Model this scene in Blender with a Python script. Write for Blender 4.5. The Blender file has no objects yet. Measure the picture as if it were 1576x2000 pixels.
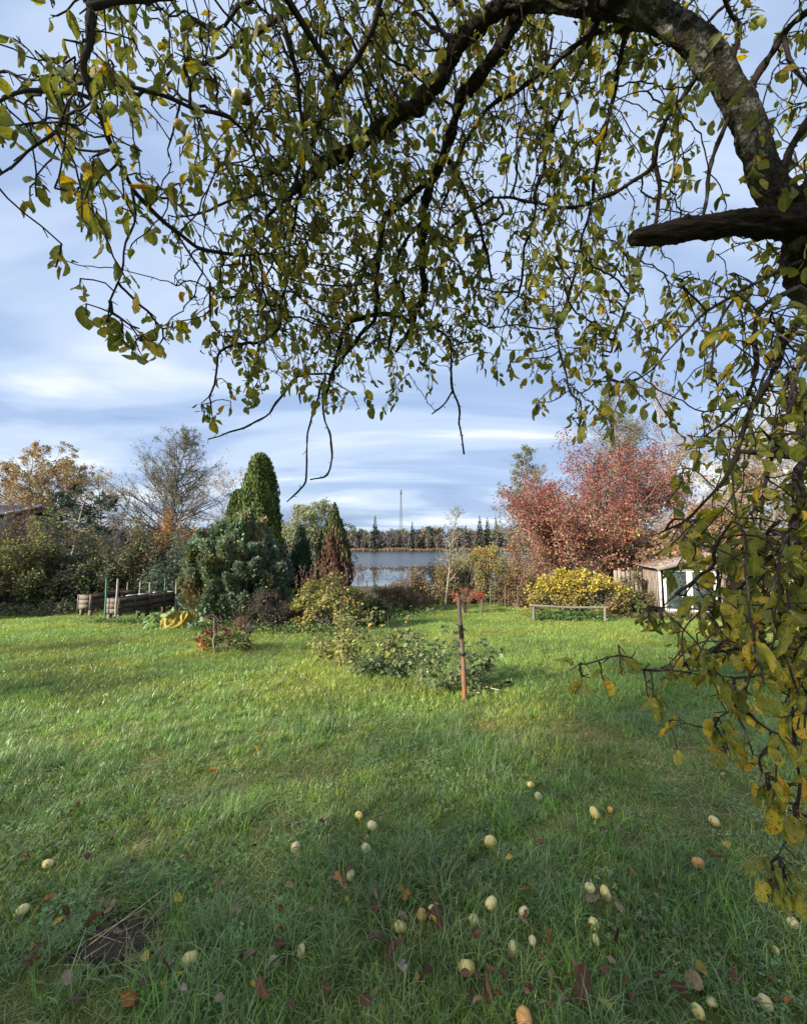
import bpy, math, random
import numpy as np
from mathutils import Vector, Matrix, Euler, kdtree

R = np.random.default_rng(7)
random.seed(7)
S = bpy.context.scene
C = S.collection

# ------------------------------------------------------------------ camera, sky, sun, exposure
F, CX, CY = 751.0, 788.0, 1000.0            # focal length and centre in photo pixels
EYE = np.array((0.0, 0.0, 1.6))
PITCH = math.atan(65.0 / F)
cd = bpy.data.cameras.new('camera'); cam = bpy.data.objects.new('camera', cd); C.objects.link(cam)
cam.location = EYE; cam.rotation_euler = (math.pi / 2 + PITCH, 0, 0)
cd.sensor_fit = 'VERTICAL'; cd.sensor_height = 36.0; cd.sensor_width = 36.0
cd.lens = F / 2000.0 * 36.0
cd.clip_start = 0.05; cd.clip_end = 6000.0
S.camera = cam

SUN_EL = math.radians(24.0)
SUN_TRAVEL = np.array((0.82, 0.57)); SUN_TRAVEL /= np.linalg.norm(SUN_TRAVEL)
tv = Vector((SUN_TRAVEL[0] * math.cos(SUN_EL), SUN_TRAVEL[1] * math.cos(SUN_EL), -math.sin(SUN_EL)))
W = bpy.data.worlds.new('World'); S.world = W; W.use_nodes = True
nt = W.node_tree; nt.nodes.clear()
def wn(t, **k):
    n = nt.nodes.new(t)
    for a, b in k.items(): setattr(n, a, b)
    return n
out = wn('ShaderNodeOutputWorld')
sky = wn('ShaderNodeTexSky', sky_type='NISHITA', sun_disc=False)
sky.sun_elevation = SUN_EL
sky.sun_rotation = math.atan2(-SUN_TRAVEL[0], -SUN_TRAVEL[1])
sky.air_density = 1.0; sky.dust_density = 2.5; sky.ozone_density = 1.3
bg1 = wn('ShaderNodeBackground'); bg1.inputs['Strength'].default_value = 0.13
nt.links.new(sky.outputs[0], bg1.inputs[0])
tc = wn('ShaderNodeTexCoord'); sp = wn('ShaderNodeSeparateXYZ'); nt.links.new(tc.outputs['Generated'], sp.inputs[0])
def wm(op, a, b=None, c=None):
    n = wn('ShaderNodeMath', operation=op)
    for i, v in enumerate((a, b, c)):
        if v is None: continue
        if isinstance(v, (int, float)): n.inputs[i].default_value = v
        else: nt.links.new(v, n.inputs[i])
    return n.outputs[0]
zc = wm('ADD', wm('MAXIMUM', sp.outputs[2], 0.0), 0.16)
cu = wm('DIVIDE', sp.outputs[0], zc); cv = wm('DIVIDE', sp.outputs[1], zc)
cb = wn('ShaderNodeCombineXYZ'); nt.links.new(cu, cb.inputs[0]); nt.links.new(cv, cb.inputs[1])
def wnoise(rot, scale, sc, detail, rough, dist):
    mp = wn('ShaderNodeMapping'); mp.inputs['Rotation'].default_value = (0, 0, rot); mp.inputs['Scale'].default_value = scale
    nt.links.new(cb.outputs[0], mp.inputs[0])
    n = wn('ShaderNodeTexNoise'); n.inputs['Scale'].default_value = sc; n.inputs['Detail'].default_value = detail
    n.inputs['Roughness'].default_value = rough; n.inputs['Distortion'].default_value = dist
    nt.links.new(mp.outputs[0], n.inputs['Vector'])
    return n.outputs[0]
def wramp(v, stops):
    r = wn('ShaderNodeValToRGB'); nt.links.new(v, r.inputs[0]); r.color_ramp.interpolation = 'EASE'
    e = r.color_ramp.elements
    e[0].position, e[0].color = stops[0][0], stops[0][1]
    e[1].position, e[1].color = stops[-1][0], stops[-1][1]
    for p, c in stops[1:-1]:
        x = e.new(p); x.color = c
    return r.outputs[0]
n1 = wnoise(0.25, (0.6, 1.0, 1.0), 0.55, 4.0, 0.42, 0.5)
n2 = wnoise(-0.08, (0.45, 1.3, 1.0), 1.0, 5.0, 0.50, 0.5)
g = lambda v: (v, v, v, 1)
mask = wramp(wm('ADD', wm('MULTIPLY', n1, 0.62), wm('MULTIPLY', n2, 0.38)), [(0.34, g(0.5)), (0.46, g(0.85)), (0.58, g(0.98))])
ccol = wramp(n2, [(0.33, (0.12, 0.17, 0.30, 1)), (0.44, (0.19, 0.25, 0.375, 1)), (0.53, (0.28, 0.34, 0.44, 1)), (0.65, (0.46, 0.485, 0.505, 1))])
bg2 = wn('ShaderNodeBackground'); bg2.inputs['Strength'].default_value = 1.0
nt.links.new(ccol, bg2.inputs[0])
mx = wn('ShaderNodeMixShader')
nt.links.new(mask, mx.inputs[0]); nt.links.new(bg1.outputs[0], mx.inputs[1]); nt.links.new(bg2.outputs[0], mx.inputs[2])
nt.links.new(mx.outputs[0], out.inputs[0])

sl = bpy.data.lights.new('sun', 'SUN'); sun = bpy.data.objects.new('sun', sl); C.objects.link(sun)
sl.energy = 5.0; sl.angle = math.radians(1.5); sl.color = (1.0, 0.90, 0.74)
sun.rotation_euler = tv.to_track_quat('-Z', 'Y').to_euler(); sun.location = (-20, -6, 20)
S.view_settings.view_transform = 'Standard'; S.view_settings.look = 'None'
S.view_settings.exposure = 1.2; S.view_settings.gamma = 1.0; S.view_settings.use_curve_mapping = False
S.cycles.max_bounces = 8; S.cycles.diffuse_bounces = 4; S.cycles.transmission_bounces = 6; S.cycles.transparent_max_bounces = 8
S.cycles.use_denoising = True
S.cycles.sample_clamp_indirect = 6.0

# ------------------------------------------------------------------ helpers
def ray(px, py):
    a, b = (px - CX) / F, (CY - py) / F
    cs, sn = math.cos(PITCH), math.sin(PITCH)
    return np.array((a, cs - b * sn, sn + b * cs))
def P(px, py, r): return EYE + ray(px, py) * r
def to_px(p):
    p = np.atleast_2d(p) - EYE
    cs, sn = math.cos(PITCH), math.sin(PITCH)
    r = p[:, 1] * cs + p[:, 2] * sn; up = -p[:, 1] * sn + p[:, 2] * cs
    r = np.maximum(r, 1e-6)
    return np.stack((CX + F * p[:, 0] / r, CY - F * up / r, r), 1)
TY = np.array((-60, 2, 14, 30, 40, 60, 255, 272, 300, 420, 3000.0))
TZ = np.array((0.0, 0, -0.90, -1.88, -2.52, -3.2, -3.2, -2.35, -2.1, 1.0, 6.0))
def _hash(ix, iy, s):
    h = np.sin(ix * 127.1 + iy * 311.7 + s * 74.7) * 43758.5453
    return h - np.floor(h)
def vnoise(x, y, s=0):
    x = np.asarray(x, float); y = np.asarray(y, float)
    ix, iy = np.floor(x), np.floor(y); fx, fy = x - ix, y - iy
    fx = fx * fx * (3 - 2 * fx); fy = fy * fy * (3 - 2 * fy)
    a = _hash(ix, iy, s); b = _hash(ix + 1, iy, s); c = _hash(ix, iy + 1, s); d = _hash(ix + 1, iy + 1, s)
    return (a * (1 - fx) + b * fx) * (1 - fy) + (c * (1 - fx) + d * fx) * fy
def tz(x, y):
    x = np.asarray(x, float); y = np.asarray(y, float)
    return np.interp(y, TY, TZ) + (vnoise(np.asarray(x) * 0.7, y * 0.7, 3) - 0.5) * 0.07 * (y < 30)
def G(px, py):
    d = ray(px, py); lo, hi = 0.3, 60.0
    for _ in range(50):
        m = (lo + hi) / 2; p = EYE + d * m
        if p[2] > tz(p[0], p[1]): lo = m
        else: hi = m
    p = EYE + d * lo; p[2] = float(tz(p[0], p[1])); return p
def at(px, Y):
    """ground point in the picture column px at the distance Y"""
    r = Y / math.cos(PITCH); x = (px - CX) / F * r
    return np.array((x, Y, float(tz(x, Y))))
def hz(py, Y): return 1.6 + (1065.0 - py) / F * Y      # height seen on row py at the distance Y
def nrm(v):
    v = np.asarray(v, float); return v / np.maximum(np.linalg.norm(v, axis=-1, keepdims=True), 1e-9)
LOC = {}
def props(o, label=None, cat=None, group=None, kind=None):
    if label: o['label'] = label
    if cat: o['category'] = cat
    if group: o['group'] = group
    if kind: o['kind'] = kind
    return o
def thing(name, label, cat, loc, group=None):
    o = bpy.data.objects.new(name, None); C.objects.link(o); o.location = loc; o.empty_display_size = 0.1
    LOC[o.name] = np.array(loc, float); return props(o, label, cat, group)

class Geo:
    def __init__(s): s.V, s.F, s.c, s.uv, s.n = [], [], [], [], 0
    def add(s, V, faces, col=(1, 1, 1), uv=None):
        V = np.asarray(V, float).reshape(-1, 3); faces = np.asarray(faces, int)
        s.V.append(V); s.F.append(faces + s.n); s.n += len(V)
        col = np.asarray(col, float)
        s.c.append(np.broadcast_to(col, (len(V), 3)) if col.ndim == 1 else col.reshape(-1, 3))
        s.uv.append(np.zeros((len(V), 2)) if uv is None else np.asarray(uv, float).reshape(-1, 2))
        return s
    def mesh(s, name, mat, off=(0, 0, 0), smooth=False):
        me = bpy.data.meshes.new(name)
        V = np.concatenate(s.V) - np.asarray(off, float)
        me.vertices.add(len(V)); me.vertices.foreach_set('co', V.ravel())
        sizes = np.concatenate([np.full(len(f), f.shape[1]) for f in s.F])
        loops = np.concatenate([f.ravel() for f in s.F])
        me.loops.add(len(loops)); me.loops.foreach_set('vertex_index', loops)
        me.polygons.add(len(sizes))
        me.polygons.foreach_set('loop_start', np.concatenate(([0], np.cumsum(sizes)[:-1])))
        me.polygons.foreach_set('loop_total', sizes)
        if smooth: me.polygons.foreach_set('use_smooth', np.ones(len(sizes), bool))
        col = np.ones((len(V), 4)); col[:, :3] = np.concatenate(s.c)
        a = me.attributes.new('Col', 'FLOAT_COLOR', 'POINT'); a.data.foreach_set('color', col.ravel())
        uv = np.concatenate(s.uv)
        u = me.uv_layers.new(name='UVMap'); u.data.foreach_set('uv', uv[loops].ravel())
        me.update(); me.validate()
        for m in (mat if isinstance(mat, (list, tuple)) else [mat]): me.materials.append(m)
        return me
    def build(s, name, mat, parent=None, base=None, smooth=False, kind=None):
        if parent is not None:
            base = LOC[parent.name]
        elif base is None: base = np.zeros(3)
        o = bpy.data.objects.new(name, s.mesh(name, mat, base, smooth)); C.objects.link(o)
        LOC[o.name] = np.array(base, float)
        if parent is not None: o.parent = parent
        else: o.location = base
        if kind: o['kind'] = kind
        return o

BOXF = np.array([(0, 1, 3, 2), (4, 6, 7, 5), (0, 4, 5, 1), (2, 3, 7, 6), (0, 2, 6, 4), (1, 5, 7, 3)])
def box(geo, c, half, ax=None, col=(1, 1, 1), jit=0.0):
    """a box from its centre, half sizes and axes (rows), corners slightly uneven"""
    sg = np.array([(x, y, z) for x in (-1, 1) for y in (-1, 1) for z in (-1, 1)], float) * np.asarray(half)
    if jit: sg = sg + R.normal(0, jit, sg.shape)
    if ax is not None: sg = sg @ np.asarray(ax)
    return geo.add(sg + np.asarray(c), BOXF[:, ::-1], col)
def beam(geo, a, b, w, h, up=(0, 0, 1), col=(1, 1, 1), jit=0.0):
    a, b = np.asarray(a, float), np.asarray(b, float); x = nrm(b - a); y = nrm(np.cross(up, x)); z = np.cross(x, y)
    return box(geo, (a + b) / 2, (np.linalg.norm(b - a) / 2, w / 2, h / 2), np.stack((x, y, z)), col, jit)
def tube(geo, pts, rad, sides=8, col=(1, 1, 1), rough=0.0, cap=True):
    pts = np.asarray(pts, float); rad = np.broadcast_to(np.asarray(rad, float), (len(pts),)); n = len(pts)
    T = nrm(np.gradient(pts, axis=0)); u = np.cross(T[0], (0.31, 0.2, 0.93)); u = u / np.linalg.norm(u)
    rings = []
    th = np.linspace(0, 2 * math.pi, sides, endpoint=False)
    for i in range(n):
        u = u - T[i] * np.dot(u, T[i]); u = u / max(np.linalg.norm(u), 1e-9); v = np.cross(T[i], u)
        rr = rad[i] * (1 + rough * R.normal(0, 1, sides))
        rings.append(pts[i] + rr[:, None] * (np.cos(th)[:, None] * u + np.sin(th)[:, None] * v))
    V = np.concatenate(rings); k = np.arange(sides); f = []
    for i in range(n - 1):
        f.append(np.stack((i * sides + k, i * sides + (k + 1) % sides, (i + 1) * sides + (k + 1) % sides, (i + 1) * sides + k), 1))
    tt = np.repeat(np.linspace(0, 1, n), sides); uu = np.tile(th / (2 * math.pi), n)
    geo.add(V, np.concatenate(f), col, np.stack((uu, tt), 1))
    if cap:
        for e, rev in ((0, True), (n - 1, False)):
            vv = V[e * sides:(e + 1) * sides]; cen = vv.mean(0)
            fc = np.stack((k, (k + 1) % sides, np.full(sides, sides)), 1)
            geo.add(np.concatenate((vv, cen[None])), fc[:, ::-1] if rev else fc, col)
    return geo
def bark_tube(geo, q, sides, amp, freq=5.0, seed=1):
    pts, rad = q[:, :3], q[:, 3]; n = len(q); T = nrm(np.gradient(pts, axis=0)); u = np.cross(T[0], (0.31, 0.2, 0.93)); u = u / np.linalg.norm(u); th = np.linspace(0, 2 * math.pi, sides, endpoint=False); V = []
    s_ = np.concatenate(([0], np.cumsum(np.linalg.norm(np.diff(pts, axis=0), axis=1)))); rm = rad.mean()
    for i in range(n):
        u = u - T[i] * np.dot(u, T[i]); u = u / max(np.linalg.norm(u), 1e-9); v = np.cross(T[i], u); cx, cy = np.cos(th) * 2 + 7, np.sin(th) * 2 + 9; z = s_[i] / (rm * 2) * freq * 0.2
        h = (vnoise(cx + z * 0.7, cy + z, seed) - 0.5) * 1.1 + (vnoise(cx * 2.3 + z * 2.9, cy * 2.3 - z * 1.7, seed + 1) - 0.5) * 0.8 + (vnoise(cx * 5 + z * 6.3, cy * 5 + z * 4.1, seed + 2) - 0.5) * 0.5 + (vnoise(cx * 11 - z * 9, cy * 11 + z * 13, seed + 3) - 0.5) * 0.3
        V.append(pts[i] + (rad[i] * (1 + amp * h))[:, None] * (np.cos(th)[:, None] * u + np.sin(th)[:, None] * v))
    V = np.concatenate(V); k = np.arange(sides); f = np.concatenate([np.stack((i * sides + k, i * sides + (k + 1) % sides, (i + 1) * sides + (k + 1) % sides, (i + 1) * sides + k), 1) for i in range(n - 1)])
    geo.add(V, f)
    for e, rev in ((0, True), (n - 1, False)):
        vv = V[e * sides:(e + 1) * sides]; fc = np.stack((k, (k + 1) % sides, np.full(sides, sides)), 1); cen = vv.mean(0) - (T[e] * rad[e] * 0.35 * (1 if e else -1)); geo.add(np.concatenate((vv, cen[None])), fc[:, ::-1] if rev else fc)
    return geo
def segs(geo, A, B, ra, rb, sides=3, col=(1, 1, 1)):
    """many thin tapered prisms at once"""
    A, B = np.asarray(A, float), np.asarray(B, float); n = len(A)
    if n == 0: return geo
    ra = np.broadcast_to(ra, (n,)); rb = np.broadcast_to(rb, (n,))
    T = nrm(B - A); ref = np.where(np.abs(T[:, 2:3]) > 0.9, np.array([[1.0, 0, 0]]), np.array([[0, 0, 1.0]]))
    u = nrm(np.cross(T, ref)); v = np.cross(T, u); V = np.empty((n, 2, sides, 3))
    B = B + T * (rb[:, None] * 0.6)
    for k in range(sides):
        a = 2 * math.pi * k / sides; d = math.cos(a) * u + math.sin(a) * v
        V[:, 0, k] = A + d * ra[:, None]; V[:, 1, k] = B + d * rb[:, None]
    f = []; o = np.arange(n)[:, None] * (2 * sides)
    for k in range(sides):
        f.append(o + np.array((k, (k + 1) % sides, sides + (k + 1) % sides, sides + k)))
    c = np.asarray(col, float)
    if c.ndim == 2: c = np.repeat(c, 2 * sides, axis=0)
    return geo.add(V.reshape(-1, 3), np.concatenate(f), c)
def resample(pts, step):
    pts = np.asarray(pts, float); m = len(pts)
    # Catmull-Rom through the points, then even spacing
    q = np.vstack((2 * pts[0] - pts[1], pts, 2 * pts[-1] - pts[-2])); o = []
    for i in range(1, m):
        t = np.linspace(0, 1, 12, endpoint=False)[:, None]; a, b, c, d = q[i - 1], q[i], q[i + 1], q[i + 2]
        o.append(0.5 * (2 * b + (c - a) * t + (2 * a - 5 * b + 4 * c - d) * t ** 2 + (3 * b - a - 3 * c + d) * t ** 3))
    o = np.vstack(o + [pts[-1:]])
    L = np.concatenate(([0], np.cumsum(np.linalg.norm(np.diff(o[:, :3], axis=0), axis=1)))); k = max(2, int(L[-1] / step) + 1)
    s = np.linspace(0, L[-1], k)
    return np.stack([np.interp(s, L, o[:, j]) for j in range(o.shape[1])], 1)
def rotmats(X, N):
    """frames with the first axis X and the third as near N as possible: rows x, y, z"""
    X = nrm(X); Y = nrm(np.cross(N, X)); Z = np.cross(X, Y)
    return np.stack((X, Y, Z), 1)
def scatter(geo, tmpl, faces, pos, frames, size, col, uv=None):
    """copies of a small template joined in one mesh; tmpl in (along, across, up)"""
    n, m = len(pos), len(tmpl)
    size = np.broadcast_to(np.asarray(size, float).reshape(-1, 1) if np.ndim(size) < 2 else size, (n, 3))
    V = np.einsum('nmk,nkj->nmj', tmpl[None] * size[:, None, :], frames) + pos[:, None, :]
    f = (np.arange(n)[:, None, None] * m + faces[None]).reshape(-1, faces.shape[1])
    col = np.asarray(col, float); c = np.broadcast_to(col, (n, 3)) if col.ndim == 1 else col
    U = None if uv is None else np.tile(uv, (n, 1))
    return geo.add(V.reshape(-1, 3), f, np.repeat(c, m, axis=0), U)
# small leaf: a folded diamond, two quads sharing the midrib would be 6 points
LEAF6 = np.array([(0, 0, 0), (0.45, 0.33, 0.10), (1, 0, -0.05), (0.45, -0.33, 0.10), (0.5, 0, 0)], float)
LEAF6F = np.array([(0, 4, 1), (4, 2, 1), (0, 3, 4), (3, 2, 4)])
BLADE = np.array([(0, 0.06, 0), (0, -0.06, 0), (0.6, 0.13, 0.02), (0.6, -0.13, 0.02), (1, 0, -0.03)], float)
BLADEF = np.array([(0, 1, 3), (0, 3, 2), (2, 3, 4)])
def rand_unit(n): return nrm(R.normal(0, 1, (n, 3)))
def pick(cols, n, jitter=0.12, w=None):
    cols = np.asarray(cols, float); i = R.choice(len(cols), n, p=None if w is None else np.asarray(w, float) / np.sum(w))
    return np.clip(cols[i] * np.exp(R.normal(0, jitter, (n, 1))) * np.exp(R.normal(0, jitter * 0.4, (n, 3))), 0.002, 0.9)

# ------------------------------------------------------------------ materials
class M:
    def __init__(s, name):
        s.m = bpy.data.materials.new(name); s.m.use_nodes = True; s.t = s.m.node_tree; s.t.nodes.clear()
        s.o = s.t.nodes.new('ShaderNodeOutputMaterial')
    def n(s, ty, ins=None, **k):
        x = s.t.nodes.new(ty)
        for a, b in k.items(): setattr(x, a, b)
        for a, b in (ins or {}).items(): s.put(x.inputs[a], b)
        return x
    def put(s, sock, v):
        if hasattr(v, 'links') or isinstance(v, bpy.types.NodeSocket): s.t.links.new(v, sock)
        elif isinstance(v, (tuple, list)) and len(v) == 3 and sock.type == 'RGBA': sock.default_value = (*v, 1)
        else: sock.default_value = v
    def math(s, op, a, b=0.0, c=0.0):
        x = s.n('ShaderNodeMath', operation=op)
        for i, v in enumerate((a, b, c)): s.put(x.inputs[i], v)
        return x.outputs[0]
    def noise(s, vec, scale, detail=4, rough=0.55, dist=0.0):
        x = s.n('ShaderNodeTexNoise', {'Scale': scale, 'Detail': detail, 'Roughness': rough, 'Distortion': dist})
        if vec is not None: s.put(x.inputs['Vector'], vec)
        return x.outputs['Fac']
    def ramp(s, v, stops, ease='LINEAR'):
        r = s.n('ShaderNodeValToRGB', {0: v}); e = r.color_ramp.elements; r.color_ramp.interpolation = ease
        st = [(p, (c, c, c, 1) if isinstance(c, (int, float)) else (*c, 1)) for p, c in stops]
        e[0].position, e[0].color = st[0]; e[1].position, e[1].color = st[-1]
        for p, c in st[1:-1]: e.new(p).color = c
        return r.outputs[0]
    def mix(s, f, a, b, mode='MIX'):
        x = s.n('ShaderNodeMix', data_type='RGBA', blend_type=mode); s.put(x.inputs['Factor'], f); s.put(x.inputs[6], a); s.put(x.inputs[7], b)
        return x.outputs[2]
    def col(s, name='Col', ty='GEOMETRY'): return s.n('ShaderNodeAttribute', attribute_name=name, attribute_type=ty).outputs[0]
    def pos(s): return s.n('ShaderNodeNewGeometry').outputs['Position']
    def obj(s): return s.n('ShaderNodeTexCoord').outputs['Object']
    def bump(s, h, strength=0.5, dist=0.02): return s.n('ShaderNodeBump', {'Strength': strength, 'Distance': dist, 'Height': h}).outputs[0]
    def bsdf(s, color, rough=0.8, normal=None, spec=0.3, **k):
        b = s.n('ShaderNodeBsdfPrincipled', {'Base Color': color, 'Roughness': rough, 'Specular IOR Level': spec})
        if normal is not None: s.put(b.inputs['Normal'], normal)
        for a, v in k.items(): s.put(b.inputs[a], v)
        return b.outputs[0]
    def leafy(s, color, trans=0.35, rough=0.55, gloss=0.06, normal=None, boost=1.25):
        d = s.n('ShaderNodeBsdfDiffuse', {'Color': color}); hb = s.n('ShaderNodeHueSaturation', {'Saturation': 1.1, 'Value': boost, 'Color': color}).outputs[0]
        t = s.n('ShaderNodeBsdfTranslucent', {'Color': hb})
        if normal is not None: s.put(d.inputs['Normal'], normal)
        m1 = s.n('ShaderNodeMixShader', {0: trans, 1: d.outputs[0], 2: t.outputs[0]})
        gl = s.n('ShaderNodeBsdfGlossy', {'Color': (0.9, 0.95, 1.0), 'Roughness': rough})
        if normal is not None: s.put(gl.inputs['Normal'], normal)
        fr = s.n('ShaderNodeLayerWeight', {'Blend': 0.25})
        f2 = s.math('MULTIPLY', s.math('ADD', fr.outputs['Facing'], 0.15), gloss)
        return s.n('ShaderNodeMixShader', {0: f2, 1: m1.outputs[0], 2: gl.outputs[0]}).outputs[0]
    def done(s, sh, disp=None): s.t.links.new(sh, s.o.inputs[0]); return s.m

m = M('foliage'); FOL = m.done(m.leafy(m.col(), 0.35))
m = M('conifer_foliage'); CON = m.done(m.leafy(m.col(), 0.22, 0.6, 0.04))
m = M('dead_foliage'); DEAD = m.done(m.leafy(m.col(), 0.2, 0.8, 0.02))
m = M('grass_blade'); tint = m.col('tint', 'INSTANCER'); gc = m.mix(1.0, m.col(), tint, 'MULTIPLY')
GRASS = m.done(m.leafy(gc, 0.40, 0.38, 0.16, None, 1.45))
m = M('bark_plain'); p = m.obj(); h = m.noise(p, 30, 5); BARK = m.done(m.bsdf(m.mix(h, m.col(), m.mix(0.5, m.col(), (0.35, 0.33, 0.3))), 0.9, m.bump(h, 0.6, 0.01)))
# apple bark: dark, rough, crusted with grey-green lichen
m = M('apple_bark'); p = m.obj()
big = m.noise(p, 13, 6, 0.68, 0.3); fine = m.noise(p, 70, 4, 0.6); vo = m.n('ShaderNodeTexVoronoi', {'Vector': p, 'Scale': 45}).outputs[0]
dark = m.mix(fine, (0.012, 0.010, 0.008), (0.05, 0.042, 0.033))
lic = m.mix(fine, (0.06, 0.06, 0.05), (0.30, 0.31, 0.27))
moss = m.mix(fine, (0.03, 0.035, 0.01), (0.10, 0.10, 0.03))
lm = m.ramp(m.math('ADD', big, m.math('MULTIPLY', fine, 0.25)), [(0.61, 0.0), (0.73, 0.9)])
mm = m.ramp(m.noise(p, 5, 3), [(0.52, 0.0), (0.66, 0.8)])
cbk = m.mix(lm, m.mix(mm, dark, moss), lic)
hb = m.math('ADD', m.math('MULTIPLY', fine, 0.7), m.math('ADD', m.math('MULTIPLY', vo, 0.4), m.math('MULTIPLY', lm, 0.5)))
APBARK = m.done(m.bsdf(cbk, 0.95, m.bump(hb, 1.0, 0.02), 0.1))
m = M('apple_twig'); p = m.obj(); f1 = m.noise(p, 25, 4); f2 = m.ramp(m.noise(p, 14, 3), [(0.58, 0.0), (0.68, 0.6)])
TWIG = m.done(m.bsdf(m.mix(f2, m.mix(f1, (0.013, 0.010, 0.008), (0.05, 0.04, 0.034)), (0.15, 0.155, 0.13)), 0.85, None, 0.2))
m = M('dead_wood'); p = m.obj(); mp = m.n('ShaderNodeMapping', {'Vector': p, 'Scale': (1, 14, 14)}).outputs[0]
gr = m.noise(mp, 7, 5, 0.6); DEADW = m.done(m.bsdf(m.ramp(gr, [(0.3, (0.012, 0.009, 0.007)), (0.6, (0.045, 0.034, 0.027)), (0.8, (0.10, 0.082, 0.07))]), 0.95, m.bump(gr, 1.0, 0.02), 0.1))
m = M('apple_limb'); p = m.obj(); f1 = m.noise(p, 60, 5, 0.65); f3 = m.noise(p, 11, 5, 0.65)
LIMB = m.done(m.bsdf(m.mix(m.ramp(f3, [(0.60, 0.0), (0.70, 0.55)]), m.mix(f1, (0.014, 0.011, 0.009), (0.055, 0.046, 0.036)), m.mix(f1, (0.06, 0.06, 0.045), (0.20, 0.20, 0.17))), 0.95, m.bump(f1, 1.0, 0.02), 0.1))
# apple leaf: green to yellow, blotched, veined, pocked with brown scab
m = M('apple_leaf'); uv = m.n('ShaderNodeUVMap', uv_map='UVMap').outputs[0]; lc = m.col()
rnd = m.n('ShaderNodeObjectInfo').outputs['Random']
sc_ = m.n('ShaderNodeSeparateColor', {0: lc})
off = m.n('ShaderNodeCombineXYZ', {0: m.math('MULTIPLY', sc_.outputs[2], 37.0), 1: m.math('MULTIPLY', rnd, 51.0), 2: m.math('MULTIPLY', sc_.outputs[0], 13.0)}).outputs[0]
vv = m.n('ShaderNodeVectorMath', {0: uv, 1: off}, operation='ADD').outputs[0]
hue = m.math('ADD', sc_.outputs[0], m.math('MULTIPLY', m.math('SUBTRACT', m.noise(vv, 2.2, 2), 0.5), 1.3))
base = m.ramp(hue, [(0.0, (0.135, 0.16, 0.030)), (0.40, (0.235, 0.24, 0.040)), (0.62, (0.38, 0.32, 0.045)), (0.85, (0.56, 0.40, 0.04)), (1.0, (0.46, 0.25, 0.04))])
sx = m.n('ShaderNodeSeparateXYZ', {0: uv})
av = m.math('ABSOLUTE', m.math('SUBTRACT', sx.outputs[0], 0.5))
vein = m.math('ABSOLUTE', m.math('SUBTRACT', m.math('FRACT', m.math('ADD', m.math('MULTIPLY', sx.outputs[1], 7.0), m.math('MULTIPLY', av, -5.0))), 0.5))
vm = m.math('MAXIMUM', m.math('LESS_THAN', av, 0.025), m.math('MULTIPLY', m.math('LESS_THAN', vein, 0.05), 0.5))
base = m.mix(m.math('MULTIPLY', vm, 0.55), base, (0.30, 0.30, 0.12))
spots = m.ramp(m.noise(vv, 9, 3, 0.6), [(0.57, 0.0), (0.63, 1.0)])
spots = m.math('MULTIPLY', spots, sc_.outputs[1])
base = m.mix(spots, base, (0.055, 0.026, 0.010))
hgt = m.math('ADD', m.math('MULTIPLY', m.noise(vv, 5, 3), 0.6), m.math('MULTIPLY', vm, -0.5))
APLEAF = m.done(m.leafy(base, 0.50, 0.5, 0.07, m.bump(hgt, 0.5, 0.01), 1.4))
# fallen leaf: the same veins over any leaf colour
m = M('fallen_leaf'); uv = m.n('ShaderNodeUVMap', uv_map='UVMap').outputs[0]; rnd = m.n('ShaderNodeObjectInfo').outputs['Random']
vv = m.n('ShaderNodeVectorMath', {0: uv, 1: m.n('ShaderNodeCombineXYZ', {0: m.math('MULTIPLY', rnd, 77.0)}).outputs[0]}, operation='ADD').outputs[0]
sx = m.n('ShaderNodeSeparateXYZ', {0: uv}); av = m.math('ABSOLUTE', m.math('SUBTRACT', sx.outputs[0], 0.5))
b0 = m.mix(m.ramp(m.noise(vv, 3, 4), [(0.35, 0.0), (0.7, 0.7)]), m.col(), m.mix(0.75, m.col(), (0.03, 0.016, 0.010)))
b0 = m.mix(m.math('MULTIPLY', m.math('LESS_THAN', av, 0.03), 0.4), b0, (0.35, 0.25, 0.15))
b0 = m.mix(m.ramp(m.noise(vv, 11, 2), [(0.64, 0.0), (0.69, 0.9)]), b0, (0.035, 0.018, 0.010))
FALL = m.done(m.leafy(b0, 0.18, 0.45, 0.08, m.bump(m.noise(vv, 6, 3), 0.6, 0.01)))
# apples
m = M('apple_skin'); p = m.obj(); rnd = m.n('ShaderNodeObjectInfo').outputs['Random']
pv = m.n('ShaderNodeVectorMath', {0: p, 1: m.n('ShaderNodeCombineXYZ', {0: m.math('MULTIPLY', rnd, 9.0), 2: rnd}).outputs[0]}, operation='ADD').outputs[0]
a0 = m.mix(m.noise(pv, 14, 3), m.col(), m.mix(0.3, m.col(), (0.62, 0.66, 0.22)))
a0 = m.mix(m.ramp(m.noise(pv, 19, 3), [(0.52, 0.0), (0.68, 0.6)]), a0, (0.66, 0.36, 0.10))
a0 = m.mix(m.ramp(m.noise(pv, 30, 3, 0.6), [(0.58, 0.0), (0.62, 0.9)]), a0, (0.15, 0.07, 0.025))
APPLE = m.done(m.bsdf(a0, 0.38, m.bump(m.noise(pv, 60, 2), 0.08, 0.005), 0.4, **{'Subsurface Weight': 0.12, 'Subsurface Radius': (0.01, 0.008, 0.004)}))
m = M('rotten_skin'); p = m.obj(); ROT = m.done(m.bsdf(m.mix(m.noise(p, 30, 3), (0.02, 0.012, 0.008), (0.09, 0.05, 0.02)), 0.6))
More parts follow.
